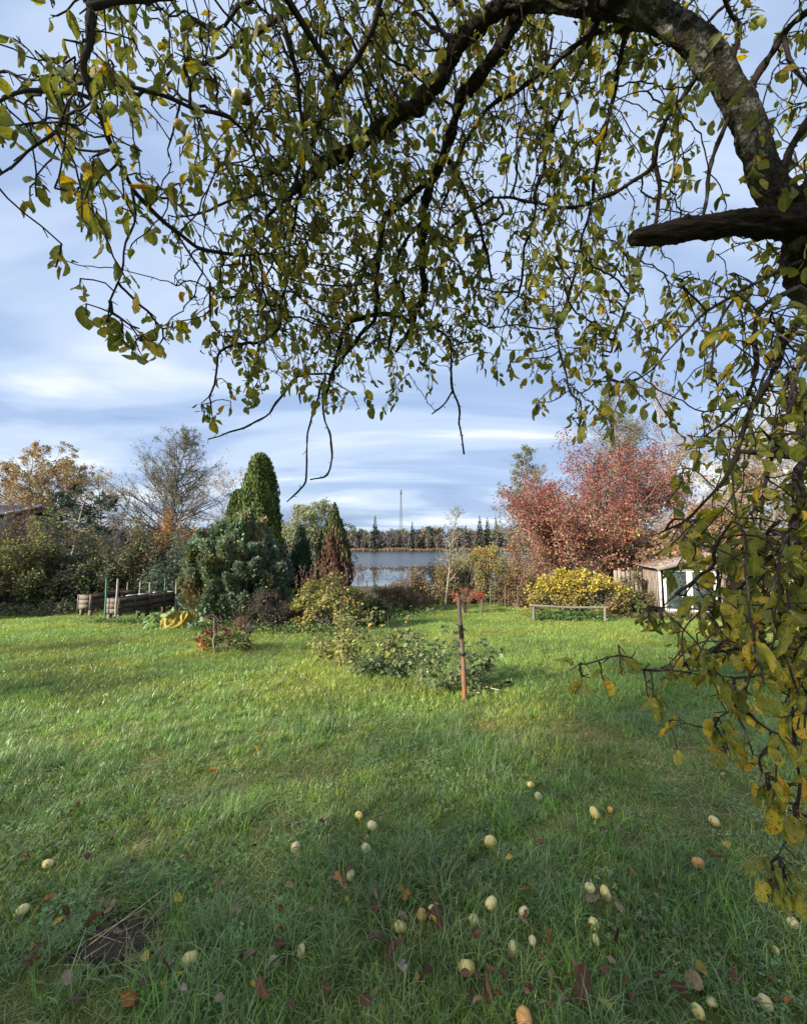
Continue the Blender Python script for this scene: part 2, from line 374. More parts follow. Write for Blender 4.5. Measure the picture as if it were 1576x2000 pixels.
def woodmat(name, dark, light, white=0.0, scale=(2, 40, 40)):
    m = M(name); p = m.obj(); rnd = m.n('ShaderNodeObjectInfo').outputs['Random']
    pv = m.n('ShaderNodeVectorMath', {0: p, 1: m.n('ShaderNodeCombineXYZ', {0: m.math('MULTIPLY', rnd, 31.0), 1: m.math('MULTIPLY', rnd, 17.0)}).outputs[0]}, operation='ADD').outputs[0]
    mp = m.n('ShaderNodeMapping', {'Vector': pv, 'Scale': scale}).outputs[0]
    gr = m.noise(mp, 1.0, 6, 0.6, 0.3); st = m.noise(pv, 3.0, 4)
    c = m.mix(gr, dark, light); c = m.mix(m.ramp(st, [(0.45, 0.0), (0.7, 0.6)]), c, tuple(x * 0.45 for x in dark))
    c = m.mix(m.math('MULTIPLY', rnd, 0.35), c, tuple(x * 0.8 for x in light))
    if white: c = m.mix(m.ramp(m.noise(pv, 8, 4), [(0.35, 0.0), (0.45, white)]), c, (0.75, 0.75, 0.74))
    return m.done(m.bsdf(c, 0.85, m.bump(gr, 0.6, 0.01), 0.2))
WGREY = woodmat('weathered_and_lit_boards', (0.085, 0.072, 0.06), (0.27, 0.235, 0.20))  # grey boards; on the planter ends also their painted sunlit tone
WDARK = woodmat('dark_weathered_and_shade_boards', (0.040, 0.031, 0.026), (0.145, 0.115, 0.098))  # dark boards; on the planter sides also their painted shade
WBROWN = woodmat('brown_boards', (0.14, 0.09, 0.06), (0.34, 0.25, 0.18))
WVERT = woodmat('upright_boards', (0.13, 0.10, 0.08), (0.36, 0.30, 0.25), 0.0, (40, 40, 2))
WPAINT = woodmat('flaking_white_paint', (0.25, 0.22, 0.2), (0.5, 0.48, 0.45), 1.0)
WPOLE = woodmat('pale_pole_wood', (0.25, 0.23, 0.19), (0.50, 0.47, 0.40), 0.0, (40, 40, 3))
m = M('green_plastic'); p = m.obj(); GPOLE = m.done(m.bsdf(m.mix(m.noise(p, 9, 3), (0.06, 0.22, 0.14), (0.12, 0.30, 0.20)), 0.5))
m = M('roof_felt'); p = m.obj(); FELT = m.done(m.bsdf(m.mix(m.noise(p, 12, 5), (0.13, 0.12, 0.125), (0.34, 0.31, 0.31)), 0.9, m.bump(m.noise(p, 60, 3), 0.5, 0.01)))
m = M('window_glass'); p = m.obj()
GLASS = m.done(m.n('ShaderNodeMixShader', {0: m.math('ADD', m.math('MULTIPLY', m.noise(p, 8, 4), 0.35), 0.35), 1: m.n('ShaderNodeBsdfTransparent', {'Color': (0.45, 0.55, 0.55)}).outputs[0],
        2: m.bsdf(m.mix(m.ramp(m.noise(p, 22, 3), [(0.42, 0.0), (0.58, 1.0)]), (0.035, 0.05, 0.05), (0.13, 0.17, 0.16)), 0.08, None, 0.6)}).outputs[0])
m = M('soil'); p = m.obj(); h = m.noise(p, 40, 6, 0.65); SOIL = m.done(m.bsdf(m.mix(h, (0.035, 0.026, 0.020), (0.13, 0.095, 0.070)), 0.95, m.bump(h, 1.0, 0.03)))
m = M('straw'); STRAW = m.done(m.leafy(m.col(), 0.25, 0.6, 0.03))
m = M('metal_grey'); METAL = m.done(m.bsdf((0.13, 0.145, 0.165), 0.6, None, 0.3))
m = M('plaster'); p = m.obj(); PLAST = m.done(m.bsdf(m.mix(m.noise(p, 5, 5), (0.09, 0.085, 0.085), (0.16, 0.15, 0.15)), 0.9))
# burnt stake: grey bark flaking off rust-red wood
m = M('stake_bark'); p = m.obj(); h = m.noise(m.n('ShaderNodeMapping', {'Vector': p, 'Scale': (1, 1, 0.45)}).outputs[0], 22, 4, 0.6)
z = m.n('ShaderNodeSeparateXYZ', {0: p}).outputs[2]; fn = m.noise(p, 90, 3)
red = m.mix(fn, (0.10, 0.035, 0.018), (0.42, 0.17, 0.07)); gy = m.mix(fn, (0.05, 0.04, 0.04), (0.20, 0.17, 0.16))
STAKE = m.done(m.bsdf(m.mix(m.ramp(m.math('ADD', h, m.math('MULTIPLY', z, 0.10)), [(0.48, 0.0), (0.58, 1.0)]), red, gy), 0.85, m.bump(m.math('ADD', h, m.math('MULTIPLY', fn, 0.4)), 0.8, 0.01)))
# ground
m = M('lawn_ground'); p = m.pos(); sy = m.n('ShaderNodeSeparateXYZ', {0: p})
gcol = m.mix(m.noise(p, 3, 6), (0.060, 0.080, 0.022), (0.15, 0.185, 0.05))
gcol = m.mix(m.ramp(m.noise(p, 1.3, 4), [(0.5, 0.0), (0.72, 0.6)]), gcol, (0.15, 0.115, 0.065))
far = m.ramp(sy.outputs[1], [(0.0, 0.0), (1.0, 1.0)])
GROUND = m.done(m.bsdf(m.mix(m.math('MULTIPLY', m.ramp(m.math('MULTIPLY', sy.outputs[1], 0.05), [(0.7, 0.0), (1.0, 0.8)]), 1.0), gcol, (0.09, 0.07, 0.04)), 0.95, m.bump(m.noise(p, 30, 4), 0.6, 0.03), 0.1))
# lake: ripples far out, calm near the bank
m = M('lake_water'); p = m.pos(); sy = m.n('ShaderNodeSeparateXYZ', {0: p}).outputs[1]
mp = m.n('ShaderNodeMapping', {'Vector': p, 'Scale': (0.25, 0.9, 1)}).outputs[0]; rp = m.noise(mp, 1.6, 4, 0.6)
bd = m.noise(m.n('ShaderNodeMapping', {'Vector': p, 'Scale': (0.02, 0.09, 1)}).outputs[0], 1.0, 3)
amt = m.ramp(m.math('ADD', m.math('MULTIPLY', sy, 0.01), m.math('MULTIPLY', m.math('SUBTRACT', bd, 0.5), 0.9)), [(0.66, 0.015), (0.80, 1.0)])
WATER = m.done(m.bsdf((0.010, 0.014, 0.016), m.math('MULTIPLY', amt, 0.22), m.n('ShaderNodeBump', {'Strength': m.math('MULTIPLY', amt, 0.5), 'Distance': 0.25, 'Height': rp}).outputs[0], 0.5, IOR=1.33))
m = M('lily_pad'); PAD = m.done(m.bsdf(m.col(), 0.35, None, 0.5))

# ------------------------------------------------------------------ setting: ground, lake
def grid(xs, ys, zf):
    X, Y = np.meshgrid(xs, ys); V = np.stack((X, Y, zf(X, Y)), -1).reshape(-1, 3); nx = len(xs); ny = len(ys)
    i, j = np.meshgrid(np.arange(nx - 1), np.arange(ny - 1)); a = (j * nx + i).ravel()
    return V, np.stack((a, a + 1, a + nx + 1, a + nx), 1)
gx = np.concatenate((np.linspace(-2500, -60, 14), np.linspace(-50, -9, 30), np.linspace(-8, 8, 90), np.linspace(9, 50, 30), np.linspace(60, 2500, 14)))
gy = np.concatenate((np.linspace(-60, -4, 12), np.linspace(-3, 12, 90), np.linspace(12.5, 42, 50), np.linspace(50, 320, 30), np.linspace(400, 3200, 12)))
ge = Geo(); ge.add(*grid(gx, gy, tz)); o = ge.build('ground', GROUND, smooth=True, kind='structure')
ge = Geo(); ge.add([(-700, 37, -2.42), (700, 37, -2.42), (700, 273, -2.42), (-700, 273, -2.42)], [(0, 1, 2, 3)]); ge.build('lake', WATER, kind='structure')

# ------------------------------------------------------------------ vegetation builders
def grow(p0, d0, L0, r0, levels, taper=0.55):
    """branch levels grown together; returns segment arrays (A, B, ra, rb, level) and the last level's points"""
    p = np.atleast_2d(p0).astype(float); d = nrm(np.atleast_2d(d0)); L = np.atleast_1d(L0).astype(float); r = np.atleast_1d(r0).astype(float)
    out = []; last = None
    for li, lv in enumerate(levels):
        n = lv.get('n', 5); N = len(p); pts = [p]; dirs = [d]; q, dd = p, d
        for k in range(n):
            dd = nrm(dd + R.normal(0, lv.get('jit', 0.15), dd.shape) + np.asarray(lv.get('trop', (0, 0, 0))))
            q = q + dd * (L / n)[:, None]; pts.append(q); dirs.append(dd)
        PT = np.stack(pts, 1); DR = np.stack(dirs, 1)
        tk = np.linspace(0, 1, n + 1); rk = r[:, None] * (1 - (1 - lv.get('tip', 0.25)) * tk[None])
        out.append((PT[:, :-1].reshape(-1, 3), PT[:, 1:].reshape(-1, 3), rk[:, :-1].ravel(), rk[:, 1:].ravel()))
        last = (PT, DR)
        if li == len(levels) - 1: break
        m_ = lv['m']; t = R.uniform(lv.get('t0', 0.2), lv.get('t1', 1.0), (N, m_))
        if N == 1: t = np.sort(t, 1)
        f = t * n; i = np.minimum(f.astype(int), n - 1); fr = (f - i)[..., None]; ar = np.arange(N)[:, None]
        pp = PT[ar, i] * (1 - fr) + PT[ar, i + 1] * fr; pd = DR[ar, i + 1]
        side = nrm(np.cross(pd, rand_unit(N * m_).reshape(N, m_, 3)))
        a = np.radians(R.normal(lv.get('ang', 50), lv.get('angsd', 10), (N, m_)))[..., None]
        cd_ = nrm(pd * np.cos(a) + side * np.sin(a)); shp = lv.get('shape', lambda t: 1 - 0.6 * t)
        cl = (L[:, None] * lv.get('lr', 0.5) * shp(t) * R.uniform(0.75, 1.2, (N, m_)))
        cr = np.minimum(r[:, None] * lv.get('rr', 0.4), r[:, None] * (1 - (1 - lv.get('tip', 0.25)) * t) * 0.8)
        p, d, L, r = pp.reshape(-1, 3), cd_.reshape(-1, 3), cl.ravel(), cr.ravel()
    return out, last
def leaf_points(last, n, spread, tmin=0.2):
    PT, DR = last; N, K = PT.shape[:2]; i = R.integers(0, N, n); t = R.uniform(tmin, 1, n) * (K - 1); k = np.minimum(t.astype(int), K - 2); fr = (t - k)[:, None]
    return PT[i, k] * (1 - fr) + PT[i, k + 1] * fr + R.normal(0, spread, (n, 3)), DR[i, k + 1]
def add_leaves(geo, pos, dirs, size, cols, w=None, droop=0.3, jitter=0.18, tmpl=LEAF6, fc=LEAF6F, colf=None, rnd=1.0):
    n = len(pos); X = nrm(dirs * 0.6 + R.normal(0, 0.6 * rnd, (n, 3)) + np.array((0, 0, -droop)))
    fr = rotmats(X, nrm(R.normal(0, 0.8, (n, 3)) + np.array((0, 0, 0.8)))); c = pick(cols, n, jitter, w) if colf is None else colf(pos)
    s = size * R.uniform(0.65, 1.3, n)
    return scatter(geo, tmpl, fc, pos, fr, s, c)
BK = dict(grey=(0.13, 0.115, 0.10), brown=(0.085, 0.062, 0.048), pale=(0.30, 0.285, 0.26), dark=(0.035, 0.028, 0.022), rust=(0.16, 0.08, 0.045), olive=(0.15, 0.135, 0.07))
def tree(name, label, cat, base, H, levels, r0, bark, leaves=None, lean=(0, 0, 1), group=None, trunks=1, sides=5, nsp=0.06, parent_bark=BARK):
    """tree thing: trunk (first level), branch (the finer levels) and crown (leaves)"""
    t = thing(name, label, cat, base, group); base = np.asarray(base, float)
    p0 = base + np.c_[R.normal(0, 0.06 * (trunks > 1), (trunks, 2)) * H * 0.3, np.full(trunks, -0.1)]
    d0 = nrm(np.asarray(lean, float) + (R.normal(0, 0.22, (trunks, 3)) if trunks > 1 else 0)); d0 = np.atleast_2d(d0).copy(); d0[:, 2] = np.abs(d0[:, 2])
    sg, last = grow(p0, d0, np.full(trunks, H), np.full(trunks, r0), levels)
    g = Geo(); segs(g, *sg[0], sides=max(sides, 6), col=bark); g.build('trunk', parent_bark, t)
    g = Geo()
    for k, s in enumerate(sg[1:]): segs(g, *s, sides=4 if k == 0 else 3, col=bark)
    if len(sg) > 1: g.build('branches', parent_bark, t, kind='stuff')
    if leaves:
        g = Geo(); pos, dr = leaf_points(last, leaves['n'], leaves.get('spread', nsp))
        add_leaves(g, pos, dr, leaves['size'], leaves['cols'], leaves.get('w'), leaves.get('droop', 0.3), colf=leaves.get('colf'))
        g.build('crown', leaves.get('mat', FOL), t, kind='stuff')
    return t
def shrub(name, label, cat, base, size, n, leaf, cols, w=None, clumps=26, bark=BK['brown'], stems=14, group=None, top=None, topw=0.0, mat=FOL,
          fill=0.5, flat=0.0, droop=0.35, twigs=True, bottom=0.08, clump_r=0.26, shapep=0.75, hue=0.6):
    """rounded shrub thing: stems from the base out to leaf clumps; size = (half width, half depth, height)"""
    base = np.asarray(base, float); a, b, H = size; t = thing(name, label, cat, base, group)
    u = rand_unit(clumps); u[:, 2] = np.abs(u[:, 2]); rad = R.uniform(fill, 1.0, clumps) ** 0.5
    cen = u * rad[:, None]; cen[:, 2] = bottom + (1 - bottom) * cen[:, 2] ** shapep * R.uniform(0.55, 1.0, clumps)
    cen = cen * np.array((a * 0.86, b * 0.86, H * 0.93)) + base
    g = Geo(); si = R.choice(clumps, stems, replace=stems > clumps); st = base + np.c_[R.normal(0, 0.16, (stems, 2)) * (a, b), np.full(stems, -0.05)]
    A = []; 
    for k in range(5):
        f0, f1 = k / 5, (k + 1) / 5; e = cen[si]
        q0 = st + (e - st) * np.c_[np.full((stems, 2), f0 ** 1.4), np.full(stems, f0 ** 0.8)]; q1 = st + (e - st) * np.c_[np.full((stems, 2), f1 ** 1.4), np.full(stems, f1 ** 0.8)]
        rr = 0.011 * max(H, 0.5) ** 0.7; segs(g, q0, q1, rr * (1 - 0.7 * f0), rr * (1 - 0.7 * f1), 4, bark)
    if twigs:
        ci = R.integers(0, clumps, clumps * 14); p0 = cen[ci] + R.normal(0, 0.06, (len(ci), 3)) * (a, b, H * 0.4)
        d = nrm((p0 - base) * (1, 1, 0.7) + R.normal(0, 0.4, p0.shape)); ln = R.uniform(0.10, 0.30, len(ci)) * (a * b * H) ** (1 / 3)
        segs(g, p0 - d * ln[:, None] * 0.7, p0 + d * ln[:, None] * 0.6, 0.006, 0.0018, 3, bark)
    g.build('stems', BARK, t, kind='stuff')
    g = Geo(); i = R.integers(0, clumps, n); r3 = clump_r * np.array((a, b, H * 0.62))
    pos = cen[i] + nrm(R.normal(0, 1, (n, 3))) * (R.uniform(0, 1, (n, 1)) ** 0.45) * r3 * R.uniform(0.6, 1.3, clumps)[i][:, None]
    pos[:, 2] = np.maximum(pos[:, 2], base[2] + 0.02)
    out_ = nrm((pos - base) * (1 / a, 1 / b, 0.6 / H) + 1e-6)
    cc = pick(cols, clumps, 0.12, w)[i]; c = np.where((R.uniform(0, 1, n) < hue)[:, None], pick(cols, n, 0.2, w), cc * np.exp(R.normal(0, 0.18, (n, 1))))
    if top is not None:
        hh = (pos[:, 2] - base[2]) / H; tp = R.uniform(0, 1, n) < np.clip((hh - topw) / 0.25, 0, 1)
        c = np.where(tp[:, None], pick(top, n, 0.2), c)
    X = nrm(out_ + R.normal(0, 0.55, (n, 3)) + (0, 0, -droop)); fr = rotmats(X, nrm(out_ * 0.5 + R.normal(0, 0.5, (n, 3)) + (0, 0, 0.7)))
    scatter(g, LEAF6, LEAF6F, pos, fr, leaf * R.uniform(0.6, 1.35, n), c); g.build('foliage', mat, t, kind='stuff')
    return t
def conifer(name, label, cat, base, H, prof, n, spray, cols, group=None, flutes=7, up=0.9, lump=0.16, core=0.78, w=None, colf=None, bark=BK['brown'], squash=1.0):
    """dense evergreen thing: prof(h) = radius at relative height; sprays in a lumpy shell over a dark solid core"""
    base = np.asarray(base, float); t = thing(name, label, cat, base, group)
    g = Geo(); segs(g, [base + (0, 0, -0.1)], [base + (0, 0, H * 0.9)], [0.035 * H ** 0.7], [0.01], 6, bark); g.build('trunk', BARK, t)
    ph = R.uniform(0, 6.28, 4)
    def rad(h, th):
        return prof(h) * (1 + lump * np.sin(flutes * th + ph[0] + 2.5 * np.sin(h * 5 + ph[1])) * 0.6 + lump * 0.7 * np.sin(3 * th + ph[2] + 9 * h) + lump * 0.5 * np.sin(h * 26 + 4 * th + ph[3]))
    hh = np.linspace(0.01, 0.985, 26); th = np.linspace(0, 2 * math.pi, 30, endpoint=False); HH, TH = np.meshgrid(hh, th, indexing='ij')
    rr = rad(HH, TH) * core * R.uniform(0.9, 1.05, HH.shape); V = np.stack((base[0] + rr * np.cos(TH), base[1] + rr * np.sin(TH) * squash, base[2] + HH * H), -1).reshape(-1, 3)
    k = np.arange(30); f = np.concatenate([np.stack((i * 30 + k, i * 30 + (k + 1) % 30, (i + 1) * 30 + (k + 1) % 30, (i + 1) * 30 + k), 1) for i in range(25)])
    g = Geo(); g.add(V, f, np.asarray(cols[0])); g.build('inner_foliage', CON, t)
    cand = R.uniform(0.005, 1, n * 3); keep = R.uniform(0, 1, n * 3) < prof(cand) / max(prof(np.linspace(0, 1, 50))) + 0.05; h = cand[keep][:n]; n = len(h)
    th = R.uniform(0, 2 * math.pi, n); sh = R.uniform(core - 0.06, 1.04, n)
    r_ = rad(h, th) * sh; pos = np.stack((base[0] + r_ * np.cos(th), base[1] + r_ * np.sin(th) * squash, base[2] + h * H), 1)
    o_ = np.stack((np.cos(th), np.sin(th), np.zeros(n)), 1); X = nrm(o_ * (1 - up * 0.55) + np.array((0, 0, up)) + R.normal(0, 0.28, (n, 3)))
    fr = rotmats(X, nrm(o_ + R.normal(0, 0.7, (n, 3)))); c = pick(cols, n, 0.2, w) if colf is None else colf(h, th)
    g = Geo(); scatter(g, BLADE, BLADEF, pos, fr, np.stack((spray * R.uniform(0.6, 1.4, n), spray * R.uniform(1.0, 2.2, n), spray * np.ones(n)), 1), c); g.build('foliage', CON, t, kind='stuff')
    return t
# ------------------------------------------------------------------ far shore: forest, reeds, mast
def far_tree(g, base, H, kind_):
    if kind_ == 0:      # spruce
        n = 70; h = R.uniform(0.08, 1, n) ** 0.9; th = R.uniform(0, 6.28, n); r = (1 - h) * H * 0.17 + 0.15
        pos = np.c_[base[0] + r * 0.5 * np.cos(th), base[1] + r * 0.5 * np.sin(th), base[2] + h * H]; X = np.c_[np.cos(th), np.sin(th), np.full(n, -0.35)]
        scatter(g, LEAF6, LEAF6F, pos, rotmats(X, np.tile((0, 0, 1.0), (n, 1)) + R.normal(0, 0.3, (n, 3))), np.c_[r * 1.3 + 0.5, r * 1.2 + 0.8, np.ones(n) * 2], pick([(0.022, 0.038, 0.026), (0.03, 0.05, 0.034)], n, 0.2))
        segs(g, [base], [base + (0, 0, H * 0.95)], [0.2], [0.05], 4, (0.06, 0.05, 0.045))
    else:
        pal = {1: [(0.105, 0.095, 0.085), (0.14, 0.125, 0.11)], 2: [(0.28, 0.21, 0.10), (0.22, 0.16, 0.085)], 3: [(0.045, 0.065, 0.045), (0.06, 0.08, 0.05)]}[kind_]
        n = 90 if kind_ != 1 else 130; lo = 0.05 if kind_ == 1 else (0.62 if kind_ == 3 else 0.4); u = rand_unit(n) * (R.uniform(0, 1, (n, 1)) ** 0.4)
        pos = base + u * (H * 0.16, H * 0.16, H * (1 - lo) / 2) + (0, 0, H * (1 + lo) / 2)
        scatter(g, LEAF6, LEAF6F, pos, rotmats(R.normal(0, 1, (n, 3)) + (0, 0, 0.8), R.normal(0, 1, (n, 3))), R.uniform(0.8, 2.0, n) * (0.9 if kind_ != 1 else 0.7), pick(pal, n, 0.25))
        segs(g, [base], [base + (0, 0, H * 0.9)], [0.22], [0.06], 4, (0.19, 0.17, 0.155) if kind_ != 3 else (0.14, 0.09, 0.06))
        m_ = 12; z = R.uniform(0.2, 0.9, m_); th = R.uniform(0, 6.28, m_); a = base + np.c_[np.zeros((m_, 2)), z * H]
        segs(g, a, a + np.c_[np.cos(th), np.sin(th), R.uniform(0.6, 1.6, m_)] * H * 0.12, 0.07, 0.03, 3, (0.14, 0.125, 0.115))
g = Geo()
for i in range(1250):
    y = R.uniform(274, 330); x = R.uniform(-300, 300); z = float(tz(x, y)); k = R.choice([0, 1, 2, 3], p=[0.15, 0.47, 0.13, 0.25])
    H = R.uniform(14, 17.5) * (1.06 if k == 0 else 1) + (y - 274) * 0.03
    H *= 0.80 + 0.42 * vnoise(x / 22.0, 0.5, 77)
    if y < 284: k = 1; H = R.uniform(8, 15)
    far_tree(g, np.array((x, y, z)), H, k)
g.build('far_forest', DEAD, kind='stuff')
for i, (px, py, lab) in enumerate([(733, 1007, 'lone tall dark spruce standing above the far shore forest left of the mast'),
        (805, 1020, 'small dark spruce top beside the mast over the far forest'), (936, 1006, 'first of three pointed dark spruces over the far trees right of the bare sapling'),
        (951, 1010, 'broad middle spruce of the three dark ones on the far shore'), (968, 1011, 'slim last spruce of the three dark ones beside the red tree')]):
    b = at(px, 276 + i); Hh = hz(py, b[1]) - b[2]; t = thing('spruce_tree', lab, 'tree', b, 'spruces on the far shore')
    g = Geo(); segs(g, [b], [b + (0, 0, Hh)], [0.28], [0.04], 5, (0.06, 0.05, 0.045)); g.build('trunk', BARK, t)
    g = Geo(); n = 260; h = R.uniform(0.06, 1, n); th = R.uniform(0, 6.28, n); r = (1 - h) * Hh * (0.17 if i != 4 else 0.12) + 0.12
    pos = np.c_[b[0] + r * 0.35 * np.cos(th), b[1] + r * 0.35 * np.sin(th), b[2] + h * Hh]; X = np.c_[np.cos(th), np.sin(th), np.full(n, -0.4)]
    scatter(g, LEAF6, LEAF6F, pos, rotmats(X, R.normal(0, 0.3, (n, 3)) + (0, 0, 1)), np.c_[r * 0.9 + 0.4, r + 0.7, np.ones(n)], pick([(0.02, 0.036, 0.026), (0.03, 0.048, 0.034)], n, 0.2)); g.build('crown', CON, t, kind='stuff')
g = Geo(); n = 9000; x = R.uniform(-260, 260, n); y = R.uniform(270.5, 274.5, n); z = np.full(n, -2.45)
hh = R.uniform(1.2, 2.6, n) * (0.6 + 0.7 * vnoise(x * 0.12, y * 0, 8)); X = nrm(np.c_[R.normal(0, 0.12, (n, 2)), np.ones(n)])
scatter(g, BLADE, BLADEF, np.c_[x, y, z], rotmats(X, R.normal(0, 1, (n, 3))), np.c_[hh, np.full(n, 1.6), hh], pick([(0.23, 0.18, 0.12), (0.18, 0.14, 0.095), (0.27, 0.22, 0.14)], n, 0.15)); g.build('reeds', DEAD, kind='stuff')
b = at(783, 345); t = thing('radio_mast', 'tall thin grey lattice mast rising beyond the forest across the lake', 'mast', b); Ht = hz(956, 345) - b[2]
cn = lambda h: [b + np.array((math.cos(a) * (2.7 - 2.1 * min(h, 0.8) / 0.8), math.sin(a) * (2.7 - 2.1 * min(h, 0.8) / 0.8), h * Ht)) for a in (0.5, 2.6, 4.7)]
hs = np.linspace(0, 1, 20); g = Geo(); g2 = Geo()
for k in range(3):
    gl = Geo(); segs(gl, [cn(h)[k] for h in hs[:-1]], [cn(h)[k] for h in hs[1:]], 0.16, 0.16, 4, (0.3, 0.32, 0.35)); gl.build('leg', METAL, t)
for h0, h1 in zip(hs[:-1], hs[1:]):
    for k in range(3):
        segs(g2, [cn(h0)[k], cn(h1)[k]], [cn(h1)[(k + 1) % 3], cn(h1)[(k + 1) % 3]], 0.09, 0.09, 3, (0.3, 0.32, 0.35))
g2.build('lattice', METAL, t, kind='stuff')
for k in range(3):
    ga = Geo(); box(ga, cn(0.955)[k] + nrm(cn(0.955)[k] - b) * (1, 1, 0) * 0.4, (0.3, 0.2, 1.6)); ga.build('antenna', METAL, t)
# lily pads and bank reeds
g = Geo(); n = 1500; y = R.uniform(42, 80, n); x = R.normal(-1.5, 6, n) * y / 50; k6 = np.linspace(0, 6.0, 9)
keep = vnoise(x * 0.35, y * 0.18, 5) > 0.42; x, y = x[keep], y[keep]; n = len(x)
tp = np.concatenate(([[0, 0, 0]], np.c_[np.cos(k6), np.sin(k6), np.full(9, 0.01)])); tf = np.array([(0, i, i + 1) for i in range(1, 9)])
a = R.uniform(0, 6.28, n); X = np.c_[np.cos(a), np.sin(a), R.normal(0, 0.04, n)]
scatter(g, tp, tf, np.c_[x, y, np.full(n, -2.412)], rotmats(X, np.tile((0, 0, 1.0), (n, 1))), R.uniform(0.10, 0.24, n), pick([(0.20, 0.20, 0.12), (0.30, 0.27, 0.18), (0.12, 0.15, 0.07)], n, 0.2)); g.build('lily_pads', PAD, kind='stuff')

# ------------------------------------------------------------------ trees behind the garden
conic = lambda t: 1.05 - 0.9 * t
rnd_ = lambda t: 0.35 + 0.9 * np.sin(np.pi * np.clip(t, 0, 1)) ** 0.8
def alder_levels(ang=65, m0=46, m1=9, m2=5, lr=0.42, shape=conic, t0=0.14, trop=(0, 0, 0.10)):
    return [dict(n=12, jit=0.04, m=m0, t0=t0, ang=ang, angsd=9, lr=lr, rr=0.32, shape=shape, tip=0.12),
            dict(n=6, jit=0.14, trop=trop, m=m1, t0=0.15, ang=42, lr=0.42, rr=0.5, shape=lambda t: 1 - 0.5 * t),
            dict(n=4, jit=0.2, trop=(0, 0, 0.05), m=m2, t0=0.15, ang=42, lr=0.5, rr=0.55, shape=lambda t: 1 - 0.4 * t), dict(n=3, jit=0.25)]
GOLD = [(0.30, 0.19, 0.055), (0.36, 0.24, 0.07), (0.22, 0.17, 0.06), (0.30, 0.14, 0.05)]
def top_of(px, py, Y): b = at(px, Y); return b, hz(py, Y) - b[2]
b, H = top_of(92, 872, 42); H *= 0.80
tree('birch_tree', 'golden brown spreading birch over the hedge beside the house roof', 'tree', b, H,
     [dict(n=10, jit=0.06, m=26, t0=0.25, t1=0.9, ang=42, lr=0.5, rr=0.42, shape=rnd_), dict(n=6, jit=0.13, trop=(0, 0, 0.06), m=10, t0=0.2, ang=38, lr=0.5, rr=0.5),
      dict(n=5, jit=0.16, trop=(0, 0, -0.05), m=5, t0=0.2, ang=35, lr=0.6, rr=0.5), dict(n=4, jit=0.2, trop=(0, 0, -0.28))], 0.17, BK['grey'],
     dict(n=24000, size=0.17, cols=[(0.27, 0.20, 0.075), (0.22, 0.18, 0.07), (0.32, 0.23, 0.09), (0.26, 0.15, 0.07)], spread=0.12), trunks=1)
b, H = top_of(336, 830, 36); H *= 0.94
tree('alder_tree', 'tall broad bare alder with a dense twiggy cone of branches behind the hedge', 'tree', b, H, alder_levels(66, 84, 13, 6, 0.62), 0.22, (0.10, 0.092, 0.075),
     dict(n=9000, size=0.11, cols=[(0.12, 0.125, 0.075), (0.10, 0.10, 0.07), (0.15, 0.14, 0.09)], spread=0.05))
b, H = top_of(215, 925, 36)
tree('alder_tree', 'smaller bare grey alder between the birch and the tall broad alder', 'tree', b, H, alder_levels(72, 40, 9, 5, 0.5), 0.13, (0.10, 0.09, 0.08),
     dict(n=1100, size=0.10, cols=[(0.13, 0.12, 0.08), (0.11, 0.09, 0.07)], spread=0.05))
b, H = top_of(418, 925, 47)
tree('birch_tree', 'thin birch with drooping yellow pink leaves just left of the conifer column', 'tree', b, H, alder_levels(45, 22, 8, 4, 0.4, rnd_, 0.25, (0, 0, -0.1)), 0.12, BK['pale'],
     dict(n=1500, size=0.17, cols=[(0.40, 0.26, 0.12), (0.36, 0.22, 0.14), (0.30, 0.2, 0.12)], spread=0.1))
b, H = top_of(8, 960, 50)
tree('birch_tree', 'orange leaved low tree at the far left edge beyond the house roof', 'tree', b, H, alder_levels(50, 24, 8, 4, 0.55, rnd_, 0.2), 0.14, BK['grey'],
     dict(n=4200, size=0.22, cols=[(0.36, 0.20, 0.07), (0.30, 0.2, 0.07), (0.38, 0.16, 0.06)], spread=0.2))
b, H = top_of(178, 948, 52)
tree('birch_tree', 'small yellow birch glimpsed between golden birch and bare alder', 'tree', b, H, alder_levels(45, 20, 8, 4, 0.4, rnd_, 0.25), 0.12, BK['grey'],
     dict(n=1800, size=0.2, cols=[(0.40, 0.28, 0.10), (0.34, 0.24, 0.1)], spread=0.15))
b, H = top_of(138, 962, 31)
t = tree('pine_tree', 'dark green flat layered pine with a pale trunk behind the hedge', 'tree', b, H,
     [dict(n=8, jit=0.08, m=22, t0=0.45, ang=80, angsd=8, lr=0.42, rr=0.4, shape=lambda t: 1.1 - 0.5 * t), dict(n=6, jit=0.1, trop=(0, 0, 0.04), m=9, t0=0.25, ang=45, lr=0.4, rr=0.5), dict(n=3, jit=0.15)], 0.15, (0.20, 0.19, 0.18),
     dict(n=5200, size=0.17, cols=[(0.045, 0.075, 0.05), (0.06, 0.09, 0.06), (0.035, 0.06, 0.04)], spread=0.07, droop=-0.3, mat=CON))
